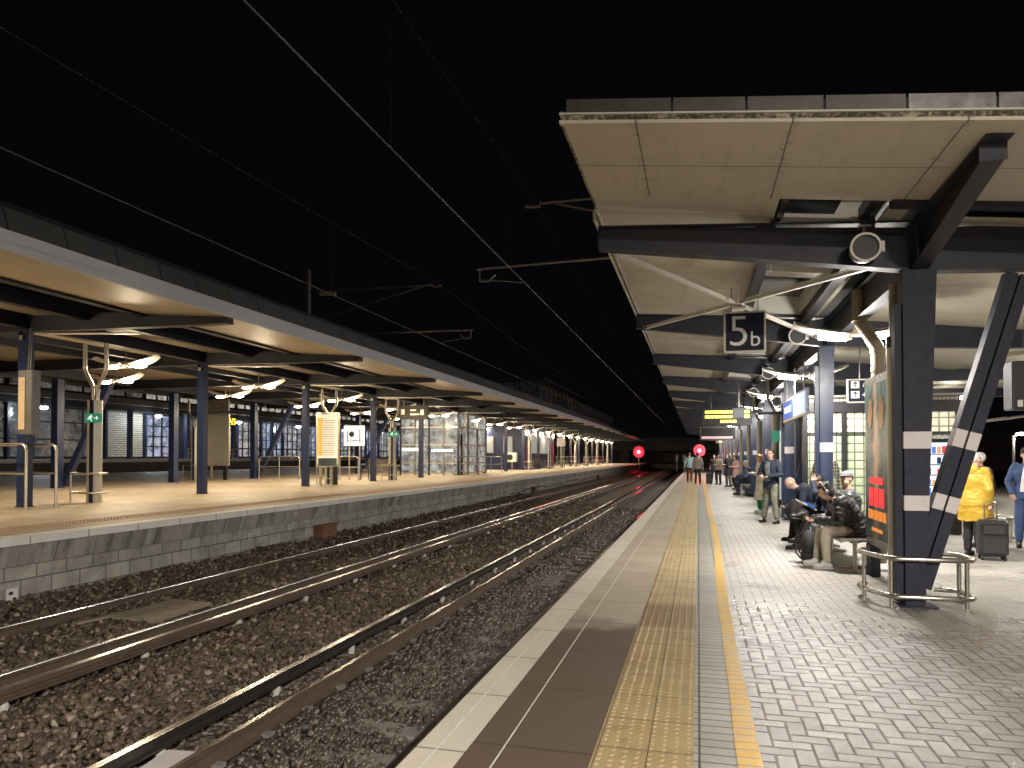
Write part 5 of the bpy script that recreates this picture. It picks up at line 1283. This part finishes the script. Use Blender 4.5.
# longitudinal girder on the column line, cantilevering forward
b=MB(); b.prism([(6.45,4.0),(6.45,4.12),(8.4,4.08),(8.4,3.62)],'X',2.288,2.312); b.prism([(6.45,3.985),(6.45,4.0),(8.4,3.62),(8.4,3.605)],'X',2.215,2.385)
b.prism([(6.3,4.12),(6.3,4.14),(8.4,4.10),(8.4,4.08)],'X',2.2,2.4); b.box(2.2,2.4,6.44,6.455,3.98,4.13); b.build('front_cantilever',m_beam,RC)
b=MB(); b.box(2.288,2.312,8.6,YE,3.62,4.0); b.box(2.21,2.39,8.6,YE,3.60,3.62); b.box(2.21,2.39,8.6,YE,4.0,4.02); b.build('girder',m_beam,RC)
# column rows
for i,y in enumerate(YR):
    b=MB(); top=3.6
    xr=2.46 if i==0 else 2.38; xl=2.13
    b.prism([(xl,0),(2.32,0),(xr,top),(xl,top)],'Y',y-.11,y-.095); b.prism([(xl,0),(2.32,0),(xr,top),(xl,top)],'Y',y+.095,y+.11)
    b.box(xl,xl+.015,y-.095,y+.095,0,top); b.box(xl-.07,xl,y-.05,y+.09,.05,top-.35); b.box(2.08,2.44,y-.14,y+.14,0,.02)
    c=b.build('column',m_navyR if i==0 else m_blueR,RC,bevel=0)
    for (z0,z1) in ((1.03,1.19),(1.69,1.87)) if i==0 else ((1.69,1.86),):
        x1=lambda z: 2.32+(xr-2.32)*z/top
        MB().prism([(xl-.005,z0),(x1(z0)+.003,z0),(x1(z1)+.003,z1),(xl-.005,z1)],'Y',y-.114,y-.110).build('pale_band',m_band,c)
        if i==0: MB().box(xl-.008,xl-.003,y-.114,y+.11,z0,z1).build('pale_band',m_band,c)
# raking strut on the first bay with pale bands
V3=Vector
def strut(y,mat,bands):
    p0=Vector((2.27,y,.22)); p1=Vector((3.24,y,3.5))
    d=(p1-p0).normalized()
    b=MB(); b.bar(p0,p1,.012,.16,up=(0,1,0)) ; mt=None
    b=MB()
    nx=Vector((d.z,0,-d.x))
    for s in (-1,1):
        b.bar(p0+nx*s*.066,p1+nx*s*.066,.105,.16,up=(0,1,0))
    b.bar(p0+V3((0,.03,0)),p1+V3((0,.03,0)),.03,.10,up=(0,1,0))
    c=b.build('raking_strut',mat,RC)
    if bands:
        for (z0,z1) in ((1.03,1.19),(1.69,1.87)):
            f=lambda z:p0+d*((z-p0.z)/d.z)
            
            for s in (-1,1): MB().bar(f(z0)+nx*s*.066,f(z1)+nx*s*.066,.109,.164,up=(0,1,0)).build('pale_band',m_band,c)
strut(8.5,m_navyR,True)
for y in YR[2:9:2]: strut(y,m_blueR,False)
for y in YR[:10]:
    b=MB(); b.box(7.7,7.9,y-.1,y+.1,0,3.45); b.build('rear_column',m_navy,RC) if y>15 else None
# cross bracing under first bay (white angles)
for k,(p,q) in enumerate((((-.95,8.6,4.05),(2.15,13.8,3.72)),((-.95,13.75,4.05),(2.05,8.65,3.74)))):
    b=MB()
    for dz in (0,):
        b.bar(p,q,.05,.008); b.bar((p[0]+.022,p[1],p[2]+.024),(q[0]+.022,q[1],q[2]+.024),.006,.05)
        b.bar((p[0]-.05,p[1]+.02,p[2]+.05),(q[0]-.05,q[1]+.02,q[2]+.05),.02,.01)
    b.build('wind_brace',m_refl,RC)
b=MB(); b.box(.5,.7,11.1,11.35,3.83,3.86); b.tube([(.57,10.9,3.85),(.57,10.9,4.2)],.02,8); b.tube([(.86,9.3,3.9),(.86,9.3,4.2)],.03,8); b.build('brace_node',m_refl,RC)
# twin lamps
for i,y in enumerate([11.3+5.4*k for k in range(12)]):
    fixture(f'cool white twin tube lamp above the right platform, {ORD[i]} from the camera',(2.27,y,3.32),m_lensC,(1,.95,.87),[420,420,380,340][min(i,3)],1.0,True,hang=.28,group='twin tube lamps on the right platform column line')
# second lamp line, far side of the island
for i,y in enumerate([9.5+7*k for k in range(5)]):
    fixture(f'white twin tube lamp over the rear side of the right island, {ORD[i]} from camera',(7.2,y,3.3),m_lensC,(1,.92,.78),150,1.0,True,hang=.15,group='twin tube lamps on the rear side of the right island')
# loudspeakers
def horn(x,y,z,r,label):
    t=thing('loudspeaker',label,'loudspeaker',(x,y,z),'round loudspeakers under the beams')
    b=MB(); b.tube([(x,y-.16,z),(x,y-.15,z),(x,y-.02,z),(x,y+.16,z)],[r,r*1.02,r*.92,r*.6],24,caps=False); b.build('horn',m_galv,t,smooth=True); MB().tube([(x,y-.13,z),(x,y-.02,z)],[r*.9,r*.62],24).build('mesh_grille',m_zincD,t)
    b=MB(); 
    ang=[2*PI*k/24 for k in range(24)]
    b.tube([(x+math.cos(a)*r*.95,y-.165,z+math.sin(a)*r*.95) for a in ang],r*.09,8,closed=True); b.build('rim',m_refl,t,smooth=True)
    b=MB(); b.tube([(x,y-.1,z+r*.9),(x,y-.1,z+r*1.5)],.02,8); b.box(x-.06,x+.06,y-.14,y-.06,z+r*1.5,z+r*1.6); b.box(x+r*.95,x+r*1.25,y-.14,y-.04,z-.05,z+.06); b.build('bracket',m_galv,t)
horn(1.71,8.26,3.80,.15,'round loudspeaker under the first beam beside the nearest column')
horn(1.72,13.6,3.75,.15,'round loudspeaker under the second beam left of the nearest lamp')
horn(1.72,19.0,3.7,.15,'round loudspeaker under the third beam'); horn(1.75,24.4,3.7,.15,'round loudspeaker under the fourth beam')
# downpipe by the first column
t=thing('downpipe','grimy beige downpipe bending behind the poster panel by the nearest column','downpipe',(2.24,11.1,3))
m_pipe=M('pipe_beige',(.26,.21,.14),.5,0,.2,4,dirt=.5,dirtcol=(.1,.08,.05))
b=MB(); b.tube([(2.24,11.1,4.0),(2.24,11.1,3.68),(2.245,11.1,3.60),(2.27,11.1,3.53),(2.44,11.1,3.24),(2.48,11.1,3.17),(2.49,11.1,3.08),(2.49,11.1,.1)],.09,16); b.build('pipe',m_pipe,t,smooth=True)
for (x,z) in ((2.24,3.9),(2.245,3.58),(2.485,3.12),(2.49,2.85)): 
    b=MB(); b.tube([(x,11.1,z-.03),(x,11.1,z+.03)],.10,16); b.build('collar',m_pipe,t,smooth=True)
# cream clad post between poster and column
t=thing('clad_post','cream metal clad post between the poster panel and the nearest column','post',(2.34,9.15,0))
b=MB(); b.tube([(2.22,9.05,.0),(2.22,9.05,3.0)],.10,18); b.build('cladding',m_cream,t,smooth=True); MB().tube([(2.22,9.05,3.0),(2.22,9.05,3.6)],.07,14).build('pipe',m_pipe,t,smooth=True)
b=MB(); b.tube([(2.22,9.05,2.86),(2.22,9.05,2.98)],.104,18); b.build('collar',m_dark,t,smooth=True)
# ------------------------------------------------------------------ poster panel on the right platform
t=thing('advert_display','tall framed poster panel with red and orange blocks beside the nearest column','advert display',(2.2,10.03,0))
MB().box(2.20,2.30,9.55,10.95,.43,2.66).build('frame',m_steel,t,bevel=.012)
def M_poster():
    m,nt,b=_nt('dark_poster'); co=objco(nt); s=N(nt,'ShaderNodeSeparateXYZ'); nt.links.new(co,s.inputs[0])
    n=noise_(nt,co,2.2,7,.7,.8); c=mix(nt,ramp(nt,n,.42,.62),(.02,.045,.045),(.16,.28,.27))
    w=math_(nt,'ABSOLUTE',math_(nt,'ADD',s.outputs[1],math_(nt,'MULTIPLY_ADD',noise_(nt,co,3,3),.5,-.25)))
    c=mix(nt,math_(nt,'SUBTRACT',1,ramp(nt,w,.02,.16)),c,(.62,.42,.27))
    top=ramp(nt,s.outputs[2],.6,2.5); c=mix(nt,math_(nt,'MULTIPLY',math_(nt,'SUBTRACT',1,ramp(nt,s.outputs[2],.7,1.3)),.7),c,(.03,.03,.03))
    nt.links.new(c,b.inputs['Base Color']); b.inputs['Roughness'].default_value=.33
    nt.links.new(c,b.inputs['Emission Color']); b.inputs['Emission Strength'].default_value=.22; return m
MB().box(2.185,2.20,9.64,10.86,.55,2.55).build('poster',M_poster(),t)
b=MB()
for (y0,y1,z0,z1) in ((9.86,10.1,.96,1.20),(10.14,10.36,.96,1.20),(10.4,10.64,.96,1.20),(9.9,10.6,1.25,1.34)): b.box(2.178,2.186,y0,y1,z0,z1)
b.build('red_lettering',EM('poster_red',(1,.05,.06),.55,(.7,.05,.05)),t)
b=MB()
for (y0,y1,z0,z1) in ((9.78,9.9,.79,.91),(9.94,10.14,.79,.91),(10.18,10.36,.79,.91),(10.42,10.68,.79,.91),(9.95,10.5,.64,.68)): b.box(2.178,2.186,y0,y1,z0,z1)
b.build('orange_lettering',EM('poster_orange',(1,.3,.05),.5,(.7,.25,.05)),t)
mpo=M('print_orange',(.6,.3,.14),.3,0,.5,8)
for (y0,z0,r) in ((9.95,2.2,.13),(10.55,2.22,.13)):
    b=MB(); pts=[(y0+math.cos(a)*r*(.8+.35*random.random()),z0-.05+math.sin(a)*r*1.5*(.8+.35*random.random())) for a in [2*PI*i/22 for i in range(22)]]; b.prism(pts,'X',2.179,2.186); b.build('orange_print',mpo,t)
MB().box(2.19,2.31,10.62,10.9,0,.43).build('foot',m_navy,t,bevel=.01); MB().box(2.21,2.29,9.62,9.72,0,.43).build('leg',m_steel,t)
for _c in t.children:
    _c.data.transform(Matrix.Translation((.03,-.24+0,0)))
# guard rails around column foot
t=thing('column_guard','steel two-bar guard rail round the foot of the nearest column','guard rail',(2.3,8.5,0))
for z in (.12,.52):
    pts=[(1.90,9.16,z),(1.83,9.08,z),(1.79,8.96,z),(1.79,8.84,z),(1.83,8.72,z),(1.93,8.46,z),(1.97,8.38,z),(2.05,8.34,z),(2.66,8.34,z),(2.75,8.37,z),(2.79,8.45,z),(2.79,8.78,z),(2.75,8.86,z),(2.55,8.92,z)]
    MB().tube(pts,.028,12).build('rail',m_steel,t,smooth=True)
for (x,y) in ((1.81,8.8),(1.99,8.38),(2.70,8.36),(2.77,8.82)):
    b=MB(); b.tube([(x,y,0),(x,y,.52)],.022,10); b.tube([(x,y,0),(x,y,.012)],.05,12); b.build('post',m_steel,t,smooth=True)
# ------------------------------------------------------------------ signs on the right
t=thing('platform_number_sign','square navy sign with white border reading 5b hanging under the canopy','sign',(.69,11.2,3.2))
MB().box(.385,.99,11.17,11.25,3.17,3.79).build('border',m_white,t,bevel=.01)
MB().box(.415,.96,11.155,11.17,3.20,3.76).build('face',M('sign_navy',(.008,.009,.03),.55,0,.1,2,spec=.25),t)
m_let=M('sign_white',(.8,.8,.78),.4,0,.02,5)
text('5',.66,m_let,t,face_cam(.60,11.152,3.47),'numeral',bold=-.006); text('b',.32,m_let,t,face_cam(.835,11.152,3.36),'letter')
for x in(.5,.88): MB().tube([(x,11.21,3.79),(x,11.21,4.15)],.008,6).build('hanger',m_galv,t)
t=thing('wayfinding_sign','navy sign with white border and two arrow pictograms beside the poster panel','sign',(2.84,14,2.6))
MB().box(2.62,3.06,13.97,14.05,2.58,3.01).build('border',m_white,t,bevel=.01); MB().box(2.645,3.035,13.955,13.97,2.605,2.985).build('face',bpy.data.materials['sign_navy'],t)
b=MB(); 
for z in (2.66,2.84): b.box(2.68,2.82,13.948,13.955,z,z+.13)
b.build('icon_plate',m_let,t)
b=MB()
for z in (2.66,2.84): b.bar((2.75,13.944,z+.02),(2.75,13.944,z+.11),.015,.004); b.bar((2.715,13.944,z+.07),(2.75,13.944,z+.115),.004,.015); b.bar((2.785,13.944,z+.07),(2.75,13.944,z+.115),.004,.015)
b.build('arrow',m_dark,t)
b=MB(); b.tube([(2.88,13.95,2.86),(2.9,13.95,2.93),(2.96,13.95,2.93),(2.98,13.95,2.87)],.01,6); b.ell((2.93,13.95,2.95),(.02,.006,.02)); b.bar((2.87,13.95,2.72),(2.99,13.95,2.72),.008,.02); b.bar((2.90,13.95,2.68),(2.90,13.95,2.76),.008,.02); b.build('pictogram',m_let,t)
MB().tube([(2.84,14.01,3.01),(2.84,14.01,3.6)],.012,6).build('hanger',m_galv,t)
t=thing('wayfinding_sign','plain navy sign with white border right of the nearest column','sign',(3.6,14,2.6))
MB().box(3.2,3.98,13.97,14.05,2.56,2.99).build('border',m_white,t,bevel=.01); MB().box(3.225,3.955,13.955,13.97,2.585,2.965).build('face',bpy.data.materials['sign_navy'],t)
MB().tube([(3.6,14.01,2.99),(3.6,14.01,3.6)],.012,6).build('hanger',m_galv,t)
t=thing('lit_sign','blue lit hanging sign in a pale frame between the second and third columns','sign',(2.12,17,2.55))
b=MB(); b.box(2.08,2.14,15.1,19.0,2.45,2.98); b.build('case',m_steel,t)
MB().box(2.07,2.08,15.2,16.95,2.5,2.93).build('lit_face',EM('lit_sign_blue_white',(.45,.6,1),.9,(.4,.5,.7)),t); MB().box(2.07,2.08,17.1,18.9,2.5,2.93).build('lit_face',EM('lit_sign_navy',(.06,.12,.5),.8,(.1,.15,.4)),t)
b=MB(); 
for k,(y0,l) in enumerate(((17.4,.5),(18.0,.6))): b.box(2.062,2.07,y0,y0+l,2.65,2.80)
b.build('pale_mark',EM('pale_mark_lit',(.7,.8,1),1.0),t)
for y in(15.6,17.03,18.5): MB().tube([(2.11,y,2.98),(2.11,y,3.6)],.015,6).build('hanger',m_steel,t)
# monitor on the right
MX=.2
t=thing('information_monitor','black hanging monitor box with grey plate at the right edge','monitor',(4.3,11,2.2))
MB().box(4.12,4.95,11,11.3,2.24,2.9).build('case',m_black,t,bevel=.015)
MB().box(4.3,4.65,10.985,11,2.42,2.83).build('plate',M('grey_plate',(.35,.34,.30),.5,.2),t); MB().box(4.18,4.24,10.99,11,2.28,2.37).build('label_patch',m_white,t)
MB().tube([(3.86,11.2,2.1),(4.75,11.2,2.22)],.02,8).build('support_arm',m_steel,t); MB().tube([(4.4,11.25,2.9),(4.4,11.25,3.5)],.04,8).build('hanger',m_dark,t)
# departure boards along the platform
def board(x0,x1,y,z0,z1,rows,label,split=.78,strength=3.2):
    t=thing('departure_board',label,'departure board',((x0+x1)/2,y,z0),'amber departure boards over the right platform')
    MB().box(x0-.06,x1+.06,y,y+.3,z0-.05,z1+.05).build('case',m_black,t,bevel=.01)
    h=(z1-z0)/rows; r2=random.Random(x0*7+y)
    b=MB()
    for r in range(rows):
        xx=x0+.02; lim=x0+(x1-x0)*split if r<rows-1 else x1-(x1-x0)*.3
        if r==rows-1: xx=x0+(x1-x0)*.35
        while xx<lim:
            l=r2.uniform(.02,.06); b.box(xx,min(xx+l,lim),y-.006,y,z0+h*(rows-1-r)+h*.22,z0+h*(rows-1-r)+h*.8); xx+=l+r2.uniform(.008,.02)
        if r<rows-1: b.box(x1-(x1-x0)*.14,x1-.02,y-.006,y,z0+h*(rows-1-r)+h*.2,z0+h*(rows-1-r)+h*.85)
    b.build('led_rows',EM('led_yellow',(1,.75,.02),strength) if 'led_yellow' not in bpy.data.materials else bpy.data.materials['led_yellow'],t)
    for x in (x0+.2,x1-.2): MB().tube([(x,y+.15,z1),(x,y+.15,3.7)],.03,8).build('hanger',m_dark,t)
board(.22,1.7,25,2.72,3.2,3,'large amber departure board hanging over the right platform')
board(.28,1.15,46,2.75,3.2,3,'smaller amber departure board farther down the right platform')
board(1.5,2.1,62,2.8,3.3,3,'tiny amber departure board farthest down the right platform')
t=thing('hanging_sign','dark hanging frame sign with pink lower strip beyond the large departure board','sign',(.9,33,2.4))
MB().box(.1,1.65,33,33.1,2.35,2.95).build('frame',m_galv,t); MB().box(.14,1.61,32.98,33,2.39,2.91).build('face',m_black,t); MB().box(.16,1.5,32.97,32.985,2.42,2.52).build('pink_strip',EM('pink_strip',(1,.4,.45),.6),t)
for x in(.3,1.4): MB().tube([(x,33.05,2.95),(x,33.05,3.7)],.02,6).build('hanger',m_dark,t)
t=thing('cctv_monitor','small square mirror-like box hanging before the large departure board','monitor',(1.2,21.5,2.75))
MB().box(.98,1.3,21.5,21.7,2.72,3.02).build('case',m_galv,t,bevel=.01); MB().box(1.0,1.28,21.49,21.5,2.74,3.0).build('face',EM('grey_glow',(.8,.85,.9),.25,(.1,.1,.1)),t); MB().tube([(1.14,21.6,3.02),(1.14,21.6,3.8)],.025,8).build('hanger',m_galv,t)
t=thing('cctv_camera','slim camera on a long black arm from the second column','camera',(1.7,18.6,2.72))
MB().tube([(2.2,19.2,2.72),(1.5,19.1,2.72)],.03,8).build('arm',m_dark,t); MB().tube([(1.55,19.0,2.74),(1.38,18.9,2.78)],.05,10).build('body',m_steel,t)
# ------------------------------------------------------------------ glass block waiting room on the island
WB=thing('waiting_room','waiting room with lit glass block walls and black frame behind the columns','building',(4,17.6,0))
m_gb=M_glassblock('glass_block_green',(.50,.58,.38),.36); m_gb2=M_glassblock('glass_block_warm',(.95,.85,.62),.55); m_gb3=M_glassblock('glass_block_dim',(.16,.17,.14),.35,.15)
yw=17.5
MB().box(2.55,5.5,yw+.1,44,0,2.95).build('core',m_dark,WB)
MB().box(2.45,3.15,yw,yw+.09,.1,2.14).build('glass_block_panel',m_gb,WB); MB().box(3.28,3.9,yw,yw+.09,.1,2.14).build('glass_block_panel',m_gb,WB)
MB().box(2.45,3.15,yw,yw+.09,2.16,2.6).build('glass_block_panel',m_gb2,WB); MB().box(3.28,3.9,yw,yw+.09,2.16,2.6).build('glass_block_panel',m_gb2,WB)
MB().box(4.0,4.62,yw,yw+.09,2.16,2.6).build('glass_block_panel',m_gb2,WB); MB().box(4.7,5.45,yw,yw+.09,2.16,2.6).build('glass_block_panel',m_gb2,WB)
MB().box(4.0,5.45,yw,yw+.09,.1,2.14).build('glass_block_panel',m_gb3,WB)
for x in (2.38,3.2,3.95,4.65,5.5): MB().box(x-.045,x+.045,yw-.05,yw+.12,0,2.65).build('frame_post',m_dark,WB)
MB().box(2.35,5.6,yw-.06,yw+.15,2.62,2.86).build('head_beam',m_dark,WB); MB().box(2.35,5.55,yw-.04,yw+.1,2.135,2.165).build('transom',m_dark,WB)
MB().box(2.3,5.6,yw-.1,44,2.95,3.0).build('roof',m_galv,WB)
MB().box(2.35,5.55,yw-.02,yw+.1,2.86,2.95).build('ribbed_band',M_panels('ribbed_metal',(.25,.22,.18),.08,0,.02,.5,dirt=.1),WB)
# side wall facing the tracks: pilasters, pipes, doors
for i in range(12):
    y=19.6+i*2.1
    MB().box(2.44,2.55,y,y+1.2,0,2.9).build('side_panel',m_blueR if i%2 else m_navy,WB)
    if i%3==1: MB().box(2.43,2.55,y+1.25,y+2.0,.3,2.4).build('side_window',EM('side_glow',(.85,.95,.8),.35,(.2,.2,.2)) if 'side_glow' not in bpy.data.materials else bpy.data.materials['side_glow'],WB)
for i in range(10):
    y=21.6+5.4*i
    t=thing('downpipe_column',f'slim pale clad column against the waiting room side, {ORD[i]} beyond the glasses man','column',(2.15,y,0),'slim pale clad columns on the right platform')
    MB().tube([(2.15,y,0),(2.15,y,2.9)],.10,14).build('cladding',m_cream,t,smooth=True); MB().tube([(2.15,y,2.9),(1.95,y,3.3),(1.95,y,3.9)],.05,10).build('pipe',m_pipe,t,smooth=True)
for i,(y,w) in enumerate(((44,0),)): pass
single(MB().box(2.5,7,46,60,0,3.2),'platform_building',m_navy,'dark blue building block far along the right island','building',(2.5,46,0))
exit_t=thing('exit_sign','small green exit sign beside the man with glasses','sign',(1.95,20,2.05)); MB().box(1.9,2.1,20,20.04,2.0,2.3).build('panel',bpy.data.materials['exit_green'],exit_t)
# vending machine
t=thing('vending_machine','lit vending machine with rows of items behind the nearest column','vending machine',(4.75,16.6,0))
MB().box(4.3,5.25,16.5,17.3,0,1.98).build('case',m_black,t,bevel=.02)
MB().box(4.38,5.08,16.47,16.5,.55,1.9).build('lit_window',EM('vending_glow',(.72,.86,1),.9,(.4,.4,.4)),t)
r3=random.Random(4)
cols=[EM('pack_%d'%i,c,.55,c) for i,c in enumerate([(.75,.05,.05),(.9,.9,.9),(.1,.2,.6),(.02,.03,.08),(.9,.35,.2)])]
for r in range(6):
    z=.6+r*.215
    for c in range(7):
        h=r3.uniform(.09,.16); MB().box(4.41+c*.095,4.41+c*.095+.07,16.445,16.468,z,z+h).build('packet',r3.choice(cols),t)
    MB().box(4.38,5.08,16.44,16.47,z-.03,z-.008).build('shelf',m_steel,t)
MB().box(5.11,5.22,16.46,16.5,1.1,1.6).build('keypad',m_galv,t)
MB().box(4.28,5.27,16.48,17.0,1.98,2.04).build('top_trim',m_steel,t)
# far right: seats, lamp post, dark yard
t=thing('street_lamp','single street lamp glowing in the dark yard beyond the right platform','street lamp',(12,32,0))
MB().tube([(12,32,-.5),(12,32,2.45)],.05,8).build('post',m_galv,t); MB().tube([(12,32,2.4),(12.25,31.8,2.55)],.03,8).build('arm',m_galv,t)
MB().ell((12.2,31.8,2.5),(.2,.14,.06)).build('lamp_head',EM('street_glow',(1,.93,.8),22),t,smooth=True)
l=bpy.data.lights.new('lamp_light','POINT'); l.energy=120; l.color=(1,.9,.7); o=bpy.data.objects.new('lamp_light',l); COL.objects.link(o); o.parent=t; o.location=(.2,-.2,2.3)
def flatbench(x,y,L,label,rz=0,w=.42):
    t=thing('platform_bench',label,'bench',(x,y,0)); mt=Matrix.Rotation(rz,3,'Z')
    def P(a,b_,c): v=mt@Vector((a,b_,0)); return (x+v.x,y+v.y,c)
    b=MB(); b.obox(P(0,0,.445),(w,L,.03),mt); b.build('seat',m_steel,t,bevel=.01)
    for s in(-1,1):
        b=MB(); b.tube([P(s*w/2,-L/2,.44),P(s*w/2,L/2,.44)],.025,8); b.build('edge_rail',m_steel,t,smooth=True)
        b=MB(); b.tube([P(0,s*(L/2-.2),0),P(0,s*(L/2-.2),.43)],.03,10); b.build('leg',m_steel,t,smooth=True)
        b=MB(); b.tube([P(-w/2,s*(L/2-.2),.06),P(w/2,s*(L/2-.2),.06)],.025,8); b.build('foot',m_steel,t,smooth=True)
flatbench(2.12,11.75,2.2,'steel bench beside the poster panel under the two men in puffer jackets')
flatbench(2.14,14.6,2.6,'steel bench under the bent man in the navy jacket')
flatbench(2.05,31.8,2.6,'steel bench under the woman in the dark coat farther down')
flatbench(5.6,15.9,1.3,'steel bench beyond the waiting room at the right',.3)
# ------------------------------------------------------------------ overhead line
def wire(name,pts,r,label):
    return single(MB().tube(pts,r,6),name,m_wire,label,'wire',pts[0])
def catenary(x,z0,zm,sup,label1,label2,first):
    wire('contact_wire',[(x,-8,z0),(x,190,z0-.1)],.0095,label1)
    pts=[]
    y=-8
    while y<150:
        a=((y-sup)%48)/48; sag=.5*(1-(2*a-1)**2)
        pts.append((x,y,zm-sag)); y+=2
    wire('catenary_wire',pts,.0035,label2)
catenary(-2.98,4.72,6.45,12.3,'nearer contact wire running from the top of the photo to the far end','nearer upper catenary wire ending in the sky near the right canopy',True)
catenary(-6.9,4.78,6.4,18.6,'farther contact wire crossing above the left canopy','farther faint catenary wire above the left canopy',False)
for i,(x,y,z0,z1,l) in enumerate([(-2.98,6.55,4.72,6.0,'thin dropper wire linking the nearer catenary and contact wires'),(-2.98,11.2,4.9,6.3,'thin dropper wire near the first registration arm'),(-6.9,12.5,4.78,6.1,'thin dropper wire between the farther catenary and contact wires')]):
    single(MB().tube([(x,y,z0),(x,y,z1)],.004,5),'dropper_wire',m_wire,l,'wire',(x,y,z0))
def cantilever(x,y,dx,zr,zt,label,L):
    s=1 if dx>0 else -1
    t=thing('overhead_line_cantilever',label,'cantilever',(x+dx,y,4.9))
    b=MB(); b.tube([(x+s*.3,y,zt),(x+dx,y,zt+.02)],.028,8); b.tube([(x+s*.55,y,zt-.02),(x+dx,y,zt-.9)],.022,8); b.build('top_tube',m_galv,t,smooth=True)
    b=MB(); b.tube([(x-s*.9,y,zr),(x+dx,y,zr+.08)],.026,8); b.build('registration_tube',m_galv,t,smooth=True)
    b=MB(); b.tube([(x-s*.85,y,zr),(x-s*.85,y,zr-.22),(x-s*.7,y,zr-.24),(x-s*.55,y,zr-.12)],.016,6); b.tube([(x-s*.8,y,zr-.2),(x,y,zr-.3)],.01,6); b.build('steady_arm',m_galv,t,smooth=True)
    b=MB(); b.tube([(x+s*.3,y,zt+.04),(x+s*.26,y,zt-.06),(x,y,zt-.03)],.03,8); b.build('clamp',m_galv,t)
    b=MB(); b.tube([(x+dx*.78,y,zt-.07),(x+dx*.9,y,zt-.03)],.055,10); b.build('insulator',m_ins,t,smooth=True)
    b=MB(); b.box(x+dx-.08,x+dx+.08,y-.08,y+.08,4.9,zt+.7); b.build('mast',m_galv,t)
cantilever(-2.98,12.3,3.6,5.02,6.12,'overhead line arm reaching out from behind the right canopy edge',3)
cantilever(-6.9,18.6,-4.2,5.1,6.42,'overhead line arm and mast standing above the left canopy',3)
# ------------------------------------------------------------------ unseen lamp posts added behind the camera to brighten canopy front, fascia and paving
for i,(x,y,lab,p,c) in enumerate([(3.4,-3.5,'unseen lamp post added behind the camera to light the canopy front, nearer of two',3000,(1,.93,.83)),(2.6,-11,'unseen lamp post added behind the camera to light the canopy front, farther of two',3000,(1,.93,.83))]):
    t=thing('added_lamp_post',lab,'lamp post',(x,y,0))
    MB().tube([(x,y,0),(x,y,5.2)],[.07,.05],12).build('post',m_galv,t,smooth=True); MB().box(x-.5,x+.1,y-.12,y+.12,5.2,5.3).build('lamp_head',m_galv,t)
    MB().box(x-.46,x+.06,y-.09,y+.09,5.185,5.2).build('lens',m_lensC,t)
    l=bpy.data.lights.new('lamp_light','AREA'); l.shape='RECTANGLE'; l.size=.5; l.size_y=.2; l.energy=p; l.color=c
    o=bpy.data.objects.new('lamp_light',l); COL.objects.link(o); o.parent=t; o.location=(-.2,0,5.15)

# ------------------------------------------------------------------ camera, world, render settings
cam=bpy.data.cameras.new('camera'); co=bpy.data.objects.new('camera',cam); COL.objects.link(co)
f=710; th=math.radians(1.0); psi=math.atan(186/710*math.cos(th))
cam.sensor_width=36; cam.lens=f/1024*36; cam.shift_y=(73-f*math.tan(th))/1024; cam.clip_start=.05; cam.clip_end=1500
co.location=(0,0,1.6); co.rotation_euler=(PI/2+th,0,psi)
sc.camera=co
w=bpy.data.worlds.new('World'); sc.world=w; w.use_nodes=True
bg=w.node_tree.nodes['Background']; bg.inputs[0].default_value=(.35,.30,.45,1); bg.inputs[1].default_value=.004
sc.view_settings.view_transform='Standard'; sc.view_settings.look='None'; sc.view_settings.exposure=.28; sc.view_settings.gamma=1
sc.cycles.use_denoising=True; sc.cycles.max_bounces=6; sc.cycles.diffuse_bounces=3; sc.cycles.glossy_bounces=3; sc.cycles.transmission_bounces=2; sc.cycles.sample_clamp_indirect=4; sc.cycles.use_light_tree=True
sc.cycles.caustics_reflective=False; sc.cycles.caustics_refractive=False
